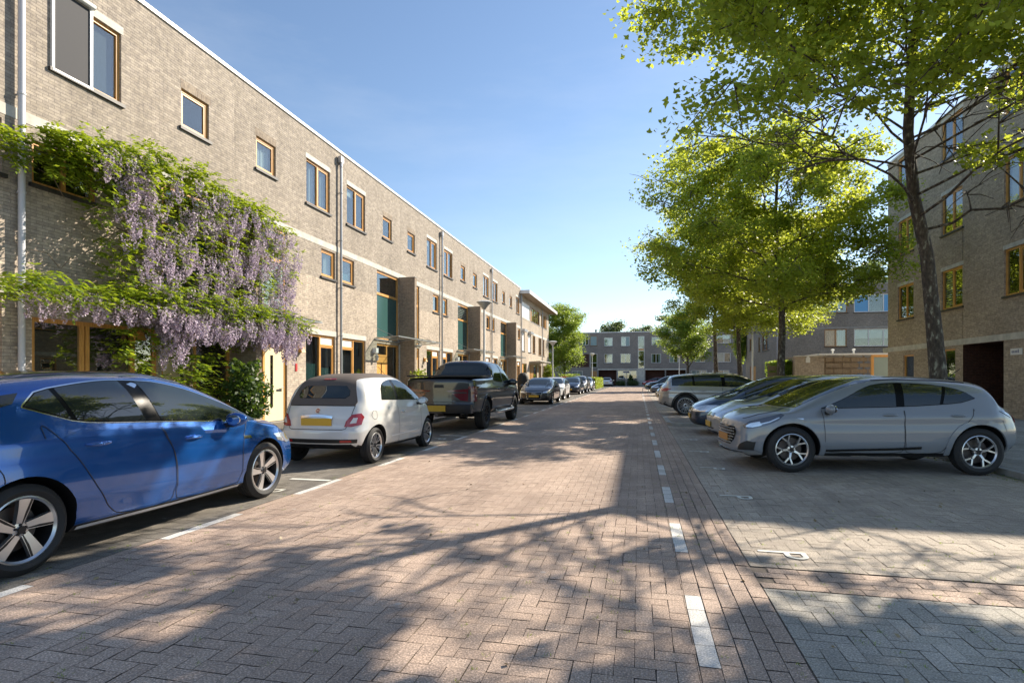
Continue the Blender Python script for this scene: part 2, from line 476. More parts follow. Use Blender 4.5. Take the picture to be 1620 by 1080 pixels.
for yy in (4.92, 7.12, 9.26, 11.28, 13.4, 21.0, 23.6, 26.2, 28.8): letterP(1.13, yy)
for yy in (6.25, 12.3, 18.3, 24.4): letterP(-4.5, yy, .30)
tag(b.build('parking_marks', mat('road_paint', (.66, .655, .60), .7)), kind='structure')

# kerbs and pavements
KB = stone('kerb_stone', (.33, .32, .30), 4)
b = MB()
y = -8.0
while y < 66:
    b.box(-6.45, -6.33, y + .004, y + .996, -.06, .10); y += 1
tag(b.build('kerb', KB), kind='structure')
b = MB(); y = -8.0
while y < 90:
    b.box(5.19, 5.31, y + .004, y + .996, -.06, .09); y += 1
tag(b.build('kerb', KB), kind='structure')
def tiles(x0, x1, y0, y1, sx, sy, z, seed):
    X, Y = np.meshgrid(np.arange(x0, x1 - sx * .4, sx), np.arange(y0, y1 - .01, sy), indexing='ij')
    X = X.ravel(); Y = Y.ravel(); o = (np.round((X - x0) / sx).astype(int) % 2) * sy / 2
    V = slabs(X, np.minimum(X + sx, x1), Y + o, Y + o + sy, .004, seed); V[:, 2] += z; return V
PV_TILE = paver_mat('pavement_tiles', [(.30, .29, .265), (.26, .25, .23), (.335, .32, .295)], .15)
b = MB(); b.box(-10.6, -6.45, -12, 68, -.05, .092); b.box(5.31, 12.3, -12, 34, -.05, .082); b.box(5.31, 9.2, 34, 92, -.05, .082)
tag(b.build('pavement_bed', SAND), kind='structure')
tag(np_mesh('pavement', np.concatenate([tiles(-8.55, -6.46, -8, 66, .3, .3, .1, 21), tiles(5.32, 9.2, -8, 90, .3, .3, .09, 22), tiles(9.2, 11.96, -8, 34, .3, .3, .09, 23)]), 4, PV_TILE), kind='structure')
tag(np_mesh('front_garden_paving', tiles(-10.45, -8.56, -8, 66, .2, .1, .1, 24), 4, PV_BAY), kind='structure')
# raised island between the bays on the right
b = MB(); isl = []
for k in range(9):
    a = math.pi * k / 8
    isl.append((1.25 - .42 * math.sin(a), 17.35 - .42 * math.cos(a)) if k <= 4 else None)
isl = [(1.2, 16.95), (.95, 17.05), (.82, 17.3), (.80, 17.7), (.80, 19.7), (.84, 20.1), (1.0, 20.35), (1.3, 20.5), (5.18, 20.5), (5.18, 16.95)]
b.prism([(x, y, -.03) for x, y in isl], (0, 0, .12))
tag(b.build('kerb_island', KB), kind='structure')
b = MB(); b.prism([(x * .93 + .2, 17.1 + (y - 16.95) * .92, .09) for x, y in isl], (0, 0, .005))
tag(b.build('island_paving', paver_mat('island_top', [(.30, .27, .24), (.27, .24, .21)], .3)), kind='structure')
# cross street at the far end
b = MB(); b.box(-60, 90, 84, 93, -.05, .0)
tag(b.build('cross_street', paver_mat('cross_pavers', [(.50, .42, .36), (.47, .40, .35)], .2)), kind='structure')
b = MB(); b.box(-60, 90, 93, 95.6, -.05, .05)
tag(b.build('far_pavement', stone('far_flag', (.33, .31, .28))), kind='structure')

# ------------------------------------------------------------------ buildings
class Face:
    """a facade plane: O + u*U + n*N + z*Z (N points out of the wall)"""
    def __init__(s, O, U, N): s.O = Vector(O); s.U = Vector(U); s.N = Vector(N); s.flip = s.U.cross(Vector((0, 0, 1))).dot(s.N) < 0
    def p(s, u, z, n=0): return s.O + s.U * u + s.N * n + Vector((0, 0, z))
    def q(s, b, u0, u1, z0, z1, n=0, m=0):
        P = [s.p(u0, z0, n), s.p(u1, z0, n), s.p(u1, z1, n), s.p(u0, z1, n)]
        b.add(P if not s.flip else P[::-1], [(0, 1, 2, 3)], m)
    def box(s, b, u0, u1, z0, z1, n0, n1, m=0):
        c = s.p((u0 + u1) / 2, (z0 + z1) / 2, (n0 + n1) / 2)
        b.obox(c, s.U * abs(u1 - u0) / 2, s.N * abs(n1 - n0) / 2 * (1 if not s.flip else 1), Vector((0, 0, abs(z1 - z0) / 2)), m)

def fix_normals(o):
    bm = bmesh.new(); bm.from_mesh(o.data); bmesh.ops.recalc_face_normals(bm, faces=bm.faces); bm.to_mesh(o.data); bm.free()

def wall_front(b, F, u0, u1, z0, z1, holes, rev=.11, m=0, room=1, depth=.55):
    us = sorted({u0, u1, *[h[0] for h in holes], *[h[1] for h in holes]}); zs = sorted({z0, z1, *[h[2] for h in holes], *[h[3] for h in holes]})
    for a, c in zip(us, us[1:]):
        run = None
        for e, f in zip(zs, zs[1:]):
            mu, mz = (a + c) / 2, (e + f) / 2
            if any(h[0] < mu < h[1] and h[2] < mz < h[3] for h in holes):
                if run: F.q(b, a, c, run[0], run[1], 0, m); run = None
            else: run = (run[0], f) if run else (e, f)
        if run: F.q(b, a, c, run[0], run[1], 0, m)
    for (a, c, e, f) in holes:
        P = F.p
        for quad in ([P(a, e, 0), P(a, e, -rev), P(a, f, -rev), P(a, f, 0)], [P(c, e, -rev), P(c, e, 0), P(c, f, 0), P(c, f, -rev)],
                     [P(a, f, 0), P(a, f, -rev), P(c, f, -rev), P(c, f, 0)], [P(a, e, -rev), P(a, e, 0), P(c, e, 0), P(c, e, -rev)]):
            b.add(quad, [(0, 1, 2, 3)], m)
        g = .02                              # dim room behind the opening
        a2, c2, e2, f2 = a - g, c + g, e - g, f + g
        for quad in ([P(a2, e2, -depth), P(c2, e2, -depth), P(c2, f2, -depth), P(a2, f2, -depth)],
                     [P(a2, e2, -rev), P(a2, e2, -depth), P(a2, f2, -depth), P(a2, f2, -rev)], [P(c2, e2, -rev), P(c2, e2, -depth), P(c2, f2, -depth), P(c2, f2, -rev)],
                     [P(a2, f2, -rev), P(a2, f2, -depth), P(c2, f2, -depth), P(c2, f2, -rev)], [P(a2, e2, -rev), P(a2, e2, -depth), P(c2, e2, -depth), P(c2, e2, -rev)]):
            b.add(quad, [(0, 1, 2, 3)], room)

def window(par, F, u0, u1, z0, z1, vs=(), hs=(), wood='wood', fw=.065, n=-.05, sill=True, lintel=None, fill=None, inner=None, name='window', sash=True):
    """frame mesh with panes, sill and blinds as its children. vs: mullion positions (0..1);
    hs: transom heights (0..1) with optional bay index; fill: {cell: 'curtain'|'shade'|'teal'...}"""
    b = MB()
    F.box(b, u0, u1, z0, z0 + fw, n - .07, n); F.box(b, u0, u1, z1 - fw, z1, n - .07, n)
    F.box(b, u0, u0 + fw, z0 + fw, z1 - fw, n - .07, n); F.box(b, u1 - fw, u1, z0 + fw, z1 - fw, n - .07, n)
    cu = [u0 + fw] + [u0 + (u1 - u0) * v for v in vs] + [u1 - fw]
    for v in cu[1:-1]: F.box(b, v - fw / 2, v + fw / 2, z0 + fw, z1 - fw, n - .07, n + .004)
    cells = []
    for i in range(len(cu) - 1):
        a = cu[i] + (fw / 2 if i else 0); c = cu[i + 1] - (fw / 2 if i < len(cu) - 2 else 0)
        zz = [z0 + fw] + [z0 + (z1 - z0) * (h if not isinstance(h, tuple) else h[0]) for h in hs if not isinstance(h, tuple) or h[1] == i] + [z1 - fw]
        for t in zz[1:-1]: F.box(b, a, c, t - fw / 2, t + fw / 2, n - .07, n + .002)
        for j in range(len(zz) - 1):
            cells.append((a, c, zz[j] + (fw / 2 if j else 0), zz[j + 1] - (fw / 2 if j < len(zz) - 2 else 0)))
    if inner:                                 # opening sash inside a cell
        for k in inner:
            a, c, e, f = cells[k]; w2 = .045
            F.box(b, a, c, e, e + w2, n - .05, n - .012); F.box(b, a, c, f - w2, f, n - .05, n - .012)
            F.box(b, a, a + w2, e + w2, f - w2, n - .05, n - .012); F.box(b, c - w2, c, e + w2, f - w2, n - .05, n - .012)
    fr = b.build(name, M[wood], par)
    fill = fill or {}
    for k, (a, c, e, f) in enumerate(cells):
        kd = fill.get(k)
        pb = MB()
        if kd in ('white_pl', 'teal', 'tealp', 'blueglass', 'wood', 'wood_r', 'door_cream'):
            F.box(pb, a, c, e, f, n - .045, n - .03); pb.build('panel', M[kd], fr); continue
        F.box(pb, a, c, e, f, n - .042, n - .034); pb.build('pane', M['glass'], fr)
        if kd:
            cb = MB(); nm = 'curtain'
            if kd == 'curtain': wavy(cb, F, a, c, e, f, n - .16)
            elif kd == 'left': wavy(cb, F, a, a + (c - a) * .42, e, f, n - .16)
            elif kd == 'right': wavy(cb, F, a + (c - a) * .5, c, e, f, n - .16)
            elif kd == 'low': F.box(cb, a, c, e, e + (f - e) * .42, n - .1, n - .09); nm = 'window_film'
            elif kd == 'half': F.box(cb, a, c, e + (f - e) * .45, f, n - .12, n - .11); nm = 'roller_blind'
            elif kd == 'top': F.box(cb, a, c, e + (f - e) * .8, f, n - .12, n - .11); nm = 'roller_blind'
            elif kd == 'shade': F.box(cb, a, c, e, f, n - .12, n - .11); nm = 'roller_blind'
            elif kd == 'slats':
                nm = 'venetian_blind'; z = e
                while z < f: F.box(cb, a, c, z, z + .05, n - .14, n - .10); z += .1
            cb.build(nm, M['shade'] if kd == 'shade' else M['teal'] if kd == 'low' else M['curtain'], fr)
    if sill:
        sb = MB(); F.box(sb, u0 - .06, u1 + .06, z0 - .07, z0 - .002, -.09, .055); sb.build('sill', M['sill'], fr)
    if lintel:
        lb = MB(); F.box(lb, u0 - .03, u1 + .05, z1 + .004, z1 + lintel, -.1, .006); lb.build('lintel', M['conc'], fr)
    return fr

def wavy(b, F, a, c, e, f, n):
    k = max(6, int((c - a) / .04)); 
    for i in range(k):
        x0 = a + (c - a) * i / k; x1 = a + (c - a) * (i + 1) / k
        n0 = n + .018 * math.sin(i * 1.7); n1 = n + .018 * math.sin((i + 1) * 1.7)
        b.quad(F.p(x0, e, n0), F.p(x1, e, n1), F.p(x1, f, n1), F.p(x0, f, n0))

def block(b, F, u0, u1, z1, depth, m=0, z0=-.05):
    """sides and back of a building behind facade F"""
    P = F.p
    b.add([P(u0, z0, 0), P(u0, z0, -depth), P(u0, z1, -depth), P(u0, z1, 0)], [(0, 1, 2, 3)], m)
    b.add([P(u1, z0, 0), P(u1, z0, -depth), P(u1, z1, -depth), P(u1, z1, 0)], [(0, 1, 2, 3)], m)
    b.add([P(u0, z0, -depth), P(u1, z0, -depth), P(u1, z1, -depth), P(u0, z1, -depth)], [(0, 1, 2, 3)], m)

# ---- the terrace on the left
XF = -10.5; HW = 5.27; HR = 9.5
houses_label = {
    0: 'tan brick terraced house at the left edge of the photo, before the first pale drainpipe',
    1: 'tan brick terraced house overgrown with wisteria, with the wide awninged top window',
    2: 'tan brick terraced house with the cream front door and house number just past the wisteria',
    3: 'tan brick terraced house with the honey coloured front door behind the white convertible',
    4: 'tan brick house just beyond the second brick fin, its stair window a thin strip',
    5: 'tan brick house with slatted blind above its teal stair window, behind the black pickup',
    6: 'tan brick terraced house just beyond the third brick fin, behind the near street lamp',
    7: 'tan brick terraced house with the last tall teal stair window and a brown shaded transom',
    8: 'tan brick terraced house, last one before the block with the overhanging white roof'}
def digits(txt, F, par, u, z, n, s=.16, m='numb', name='house_number'):
    seg = {'0': 'abcdef', '1': 'bc', '2': 'abged', '3': 'abgcd', '4': 'fgbc', '5': 'afgcd', '6': 'afgcde', '7': 'abc', '8': 'abcdefg', '9': 'abfgcd'}
    b = MB(); w = s * .5; t = s * .13
    for k, ch in enumerate(txt):
        x = u + k * s * .75
        for g in seg.get(ch, ''):
            r = {'a': (0, w, s - t, s), 'g': (0, w, s / 2 - t / 2, s / 2 + t / 2), 'd': (0, w, 0, t), 'f': (0, t, s / 2, s), 'b': (w - t, w, s / 2, s), 'e': (0, t, 0, s / 2), 'c': (w - t, w, 0, s / 2)}[g]
            F.box(b, x + r[0], x + r[1], z + r[2], z + r[3], n, n + .012)
    return b.build(name, M[m], par)

def terraced_house(idx, pipe, joint):
    """pipe / joint: Y of the two party walls; everything is laid out from the pipe towards the joint"""
    d = 1 if joint > pipe else -1
    y0 = pipe
    F = Face((0, 0, 0), (0, d, 0), (1, 0, 0))
    root = empty('terraced_house', (XF, y0, 0), 0, houses_label[idx], 'house', 'tan brick terraced houses along the left side')
    wu = abs(joint - pipe)
    top1 = (.58, 1.99, 7.1, 8.55); top2 = (3.55, 4.42, 7.33, 8.24); mid = (.24, 1.12, 4.87, 5.81)
    stair = (3.0, wu - .11, 2.98, 5.86); gw = (.24, 2.02, 1.16, 2.86); door = (3.0, wu - .11, .12, 2.84)
    rnd = random.Random(idx * 7 + 3)
    b = MB()
    holes = [top1, top2, mid, stair, gw, door]
    if idx == 1:
        mid = (.24, 1.45, 4.87, 5.65); gw = (.24, 2.9, .35, 2.5); holes = [top1, top2, mid, stair, gw, door]
    wall_front(b, F, 0, wu, -.05, HR, holes, m=0, room=1)
    block(b, F, 0, wu, HR, 9)
    wl = b.build('wall', [M['brick'], M['room']], root); fix_normals(wl)
    b = MB(); F.box(b, .0, wu, HR, HR + .03, -9, -.2); b.build('roof', M['roof'], root)
    b = MB(); F.box(b, .002, wu - .002, HR + .002, HR + .09, -.3, .035); b.build('coping', M['coping'], root)
    b = MB()
    for k in range(3):
        a = wu * k / 3 + .004; c = wu * (k + 1) / 3 - .004
        F.box(b, a, c, 5.885, 6.08, -.05, .008)
    b.build('string_course', M['conc'], root)
    # soldier course over the small top window, joint line
    b = MB(); F.box(b, top2[0] - .02, top2[1] + .05, top2[3] + .003, top2[3] + .21, -.05, .003)
    b.build('soldier_course', brick_mat('brick_soldier', (.33, .27, .21), (.24, .19, .15), (.42, .37, .31), bw=.06, rh=.21), root)
    # top big window
    fl = [{0: None, 1: 'top'}, {0: 'top', 1: 'left'}, {0: 'curtain', 1: 'top'}, {0: 'left', 1: None}][rnd.randrange(4)]
    if idx == 1: fl = {0: 'left', 1: 'shade'}
    if idx == 2: fl = {0: 'left', 1: 'left'}
    if idx == 3: fl = {0: 'top', 1: None}
    W1 = window(root, F, *top1, vs=(.5,), lintel=.16, fill=fl, inner=(0,) if idx != 3 else (1,))
    window(root, F, *top2, fill={0: {2: 'curtain', 1: None, 3: 'left'}.get(idx, rnd.choice([None, 'top', 'left']))}, inner=(0,))
    if idx == 1: window(root, F, *mid, vs=(.5,))
    else: window(root, F, *mid, fill={0: {2: 'left', 3: 'low'}.get(idx, rnd.choice(['left', None, 'low']))}, inner=(0,))
    # tall stair window: transom pane above, frosted pane below
    window(root, F, stair[0], stair[1], stair[2], stair[3], hs=(.67,), fw=.1, sill=False,
           fill={0: {2: 'tealp'}.get(idx, 'teal'), 1: {5: 'slats', 7: 'shade'}.get(idx)}, name='stair_window')
    # ground-floor window with a roller-shutter box over the casement
    if idx == 1:
        window(root, F, *gw, vs=(.36, .40, .78), sill=False, fw=.08, fill={0: None})
    else:
        g = window(root, F, *gw, vs=(.5,), hs=((.80, 0),), fill={1: 'white_pl', 0: 'low' if idx in (2, 4) else 'left' if idx % 2 else None, 2: 'low' if idx == 2 else None}, inner=(0,), sill=True)
        lb = MB(); F.box(lb, gw[0] - .08, gw[1] + .06, gw[3] + .003, gw[3] + .18, -.05, .01); lb.build('lintel', M['conc'], g)
    # entrance: frame, door leaf with slit window, side light, fanlight
    b = MB(); u0, u1, z0, z1 = door; n = -.05; fw = .085
    dl0 = u0 + fw; dl1 = u0 + .98; dt = 2.3
    F.box(b, u0, u0 + fw, z0, z1, -.12, n); F.box(b, u1 - fw, u1, z0, z1, -.12, n); F.box(b, u0 + fw, u1 - fw, z1 - fw, z1, -.12, n)
    F.box(b, dl1, dl1 + fw, z0, z1 - fw, -.12, n); F.box(b, dl0, dl1, dt, dt + fw, -.12, n); F.box(b, dl1 + fw, u1 - fw, z0, z0 + .12, -.12, n)
    df = b.build('door_frame', M['wood'], root)
    b = MB(); F.box(b, u0 + .02, u1 - .02, z0 - .12, z0, -.12, .03); b.build('doorstep', M['conc_d'], root)
    dm = 'door_or' if idx in (3, 5, 8) else 'door_cream'
    b = MB()
    sl = (dl0 + .40, dl0 + .50, 1.0, 2.05) if dm == 'door_or' else (dl0 + .50, dl0 + .64, .55, 2.08)
    F.box(b, dl0 + .004, sl[0], z0 + .01, dt - .004, -.10, -.062); F.box(b, sl[1], dl1 - .004, z0 + .01, dt - .004, -.10, -.062)
    F.box(b, sl[0], sl[1], z0 + .01, sl[2], -.10, -.062); F.box(b, sl[0], sl[1], sl[3], dt - .004, -.10, -.062)
    dr = b.build('door', M[dm], root)
    b = MB(); F.box(b, *sl, -.09, -.08); b.build('door_pane', M['glass'], dr)
    b = MB(); F.box(b, dl0 + .10, dl0 + .36, 1.0, 1.07, -.063, -.058); b.build('letterbox', M['numb'], dr)
    b = MB(); b.tube([F.p(dl0 + .06, 1.12, -.05), F.p(dl0 + .06, 1.12, -.02), F.p(dl0 + .17, 1.12, -.02)], .011, 8); b.build('door_handle', M['chrome'], dr)
    b = MB(); F.box(b, dl1 + fw, u1 - fw, z0 + .12, z1 - fw, -.09, -.08); b.build('side_light', M['glass'], df)
    b = MB(); F.box(b, dl0, dl1, dt + fw, z1 - fw, -.09, -.08); b.build('fanlight', M['glass'], df)
    # canopy: glass sheet on steel ribs hung by rods
    if idx >= 1:
        c = MB(); zb = 3.02; a0 = 2.82; a1 = wu - (.0 if True else 0)
        fn = [F.p(a0, zb + .06, 1.02), F.p(a1 + .0, zb + .06, 1.02), F.p(a1, zb - .02, .02), F.p(a0, zb - .02, .02)]
        c.tube([F.p(a0, zb, .03), F.p(a0, zb + .08, 1.05)], .018, 6); c.tube([F.p(a1 - .3, zb, .03), F.p(a1 - .3, zb + .08, 1.05)], .018, 6)
        c.tube([F.p((a0 + a1) / 2, zb, .03), F.p((a0 + a1) / 2, zb + .08, 1.05)], .015, 6)
        F.box(c, a0 - .04, a1 + .02, zb + .05, zb + .09, 1.03, 1.07); F.box(c, a0 - .04, a1 - .12, zb - .06, zb + .0, .01, .05)
        c.tube([F.p(a0 - .02, zb + .45, .01), F.p(a0, zb + .09, .8)], .008, 6)
        ca = c.build('canopy', M['zinc'], root)
        c = MB(); c.prism([F.p(a0 - .03, zb + .105, 1.1), F.p(a1 + .0, zb + .105, 1.1), F.p(a1 + .0, zb + .025, .03), F.p(a0 - .03, zb + .025, .03)], (0, 0, .01)); c.build('canopy_glass', M['glass_c'], ca)
    # wall lamp beside the door, small bits
    if idx in (1, 2, 4, 6):
        b = MB(); F.box(b, 2.3, 2.42, 2.35, 2.38, 0, .14); b.prism([F.p(2.26, 2.22, 0), F.p(2.26, 2.22, .16), F.p(2.26, 2.42, .05), F.p(2.26, 2.42, 0)], F.U * .2); b.build('wall_lamp', M['door_or'], root)
    if idx in (3, 5, 7):
        b = MB(); b.lathe([(.0, .0), (.05, .0), (.075, .15), (.075, .2), (.0, .26)], 10, 'z', F.p(2.72, 2.1, .14)); F.box(b, 2.7, 2.74, 2.36, 2.4, 0, .15); wlm = b.build('wall_lamp', M['lamp_g'], root, True)
        b = MB(); F.box(b, 2.62, 2.82, 2.42, 2.62, .0, .16); b.build('meter_box', M['white_pl'], root)
    if idx == 2:
        digits('24', F if d > 0 else Face((0, 0, 0), (0, 1, 0), (1, 0, 0)), root, -(2.72) if d < 0 else 2.5, 1.95, .0, .16)
        b = MB(); F.box(b, 2.5, 2.6, 1.62, 1.86, .0, .02); b.build('red_notice', mat('red_notice', (.45, .03, .03), .5), root)
    if idx in (4, 6): digits('28' if idx == 4 else '32', Face((0, 0, 0), (0, 1, 0), (1, 0, 0)), root, -2.72, 1.9, .0, .14)
    b = MB(); F.box(b, wu - .115, wu, -.05, 5.88, .003, .76); b.build('fin_wall', M['brick_fin'], root)
    b = MB(); F.box(b, wu - .125, wu + .0, 5.883, 5.91, .01, .775); b.build('fin_cap', M['conc_d'], root)
    if idx >= 7 or idx in (3, 5): 
        b = MB(); b.tube([F.p(wu - .16, 0, .06), F.p(wu - .16, 2.9, .06)], .025, 8); b.build('drain_branch', M['zinc'], root)
    if idx == 1:      # awning guide rails in front of half of the wide window
        b = MB(); uu0, uu1, a, c = top1
        b.tube([F.p(uu0 - .02, c + .12, .07), F.p((uu0 + uu1) / 2 + .06, c + .12, .07)], .055, 10)
        F.box(b, uu0 - .02, uu0 + .02, a - .02, c + .1, .0, .05); F.box(b, (uu0 + uu1) / 2 + .0, (uu0 + uu1) / 2 + .05, a - .02, c + .1, .0, .05); F.box(b, uu0 - .02, (uu0 + uu1) / 2 + .05, a - .05, a - .01, .03, .06)
        b.build('screen_rail', M['white'], W1)
        b = MB(); F.box(b, uu0 + .02, (uu0 + uu1) / 2, a, c + .05, .02, .024); b.build('sun_screen', M['shade'], W1)
    return root
PIPES = [7.52, 18.13, 28.67, 39.21, 49.75]; JOINTS = [2.25, 12.83, 23.4, 33.94, 44.48]
terraced_house(0, 7.52, 2.25)
k = 1
for i in range(4):
    terraced_house(k, PIPES[i], JOINTS[i + 1]); k += 1
    terraced_house(k, PIPES[i + 1], JOINTS[i + 1]); k += 1
pl = ['pale grey drainpipe running the full facade at the left edge of the photo', 'zinc drainpipe between the second and third house, above the white convertible', 'zinc drainpipe with hopper above the black pickup truck',
      'thin zinc drainpipe just behind the near street lamp', 'zinc drainpipe at the corner of the block with the overhanging roof']
for i, y in enumerate(PIPES):
    root = empty('drainpipe', (XF + .10, y, 0), 0, pl[i], 'drainpipe', 'drainpipes down the left facade')
    b = MB(); b.tube([(0, 0, .05), (0, 0, 9.0)], .052 if i == 0 else .045, 12); b.build('pipe', M['pipe_w'] if i == 0 else M['zinc'], root, True)
    if i:
        b = MB(); b.tube([(0, 0, 8.95), (0, 0, 9.2), (-.09, .0, 9.28)], .06, 10); b.box(-.07, .06, -.1, .1, 9.1, 9.32); b.build('hopper', M['zinc'], root)
    for z in (1.2, 2.9, 4.6, 6.3, 8.0):
        b = MB(); b.lathe([(.05, z), (.062, z + .005), (.062, z + .035), (.05, z + .04)], 12); b.box(-.1, -.045, -.012, .012, z + .01, z + .03)
        b.build('bracket', M['pipe_w'] if i == 0 else M['zinc'], root)

# ---- block at the end of the terrace with the overhanging roof
def end_block():
    root = empty('apartment_block', (XF, 49.8, 0), 0, 'pale brick block with overhanging white edged roof at the end of the left terrace', 'building')
    F = Face((0, 0, 0), (0, 1, 0), (1, 0, 0)); L = 16.2
    U = lambda y: y - 49.8
    hs = [(U(50.2), U(54.43), 7.05, 8.5), (U(54.6), U(59.7), 7.05, 8.5), (U(60.7), U(64.4), 7.05, 8.5),
          (U(50.3), U(51.6), 3.9, 5.7), (U(53.4), U(54.8), 3.9, 5.7), (U(55.7), U(57.1), 3.9, 5.7), (U(59.1), U(60.8), 3.85, 5.7), (U(61.8), U(62.9), 3.85, 5.7),
          (U(50.4), U(52.6), .12, 2.75), (U(54.0), U(58.2), .12, 2.75), (U(59.1), U(60.8), .9, 2.75), (U(62), U(63.6), .9, 2.75)]
    b = MB(); wall_front(b, F, 0, L, -.05, 9.0, hs); block(b, F, 0, L, 9.0, 10)
    wl = b.build('wall', [brick_mat('brick_pale', (.46, .39, .31), (.38, .32, .255), (.52, .47, .40)), M['room']], root); fix_normals(wl)
    b = MB(); F.box(b, -.3, L + 1.0, 9.0, 9.06, -10.4, .85); r = b.build('roof', M['wood_old'], root)
    b = MB(); F.box(b, -.32, L + 1.05, 9.03, 9.34, .85, .9); F.box(b, L + 1.0, L + 1.05, 9.03, 9.34, -10.4, .85); F.box(b, -.35, -.3, 9.03, 9.34, -10.4, .85); F.box(b, -.3, L + 1.0, 9.28, 9.34, -10.4, .85); b.build('fascia', M['coping'], r)
    b = MB(); F.box(b, 0.01, L, 5.74, 5.95, -.05, .01); F.box(b, 0.01, L, 6.92, 6.98, -.05, .03); b.build('string_course', M['conc'], root)
    window(root, F, *hs[0], fill={0: 'white_pl'}, sill=False, wood='white')
    window(root, F, *hs[1], vs=(.2, .4, .6, .8), wood='wood_r', fill={0: 'wood_r', 2: None}); window(root, F, *hs[2], vs=(.25, .5, .75), wood='wood_r', fill={3: 'wood_r'})
    for k in (3, 4): window(root, F, *hs[k], fill={0: 'white_pl'}, wood='white')
    for k in (5, 6, 7): window(root, F, *hs[k], vs=(.5,), wood='wood_r', fill={0: 'left'})
    for k in (3, 4):
        b = MB(); F.box(b, hs[k][0] - .1, hs[k][1] + .1, 5.7, 5.9, .01, .3); b.build('shutter_box', M['zinc'], root)
    window(root, F, *hs[8], vs=(.45,), sill=False, wood='wood_r', fill={0: 'wood'}, name='door')
    window(root, F, *hs[9], vs=(.25, .6), sill=False, wood='wood_r', fill={1: 'wood_r', 0: 'wood_r'}, name='door')
    window(root, F, *hs[10], vs=(.5,), wood='wood_r'); window(root, F, *hs[11], vs=(.5,), wood='wood_r')
    b = MB(); b.prism([F.p(U(53.9), 2.95, .01), F.p(U(60.6), 2.95, .01), F.p(U(60.6), 3.02, 1.1), F.p(U(53.9), 3.02, 1.1)], (0, 0, .06)); b.build('canopy', M['conc'], root)
    b = MB(); b.tube([F.p(U(61.15), .05, .09), F.p(U(61.15), 9.0, .09)], .045, 8); b.build('drainpipe', M['zinc'], root)
end_block()

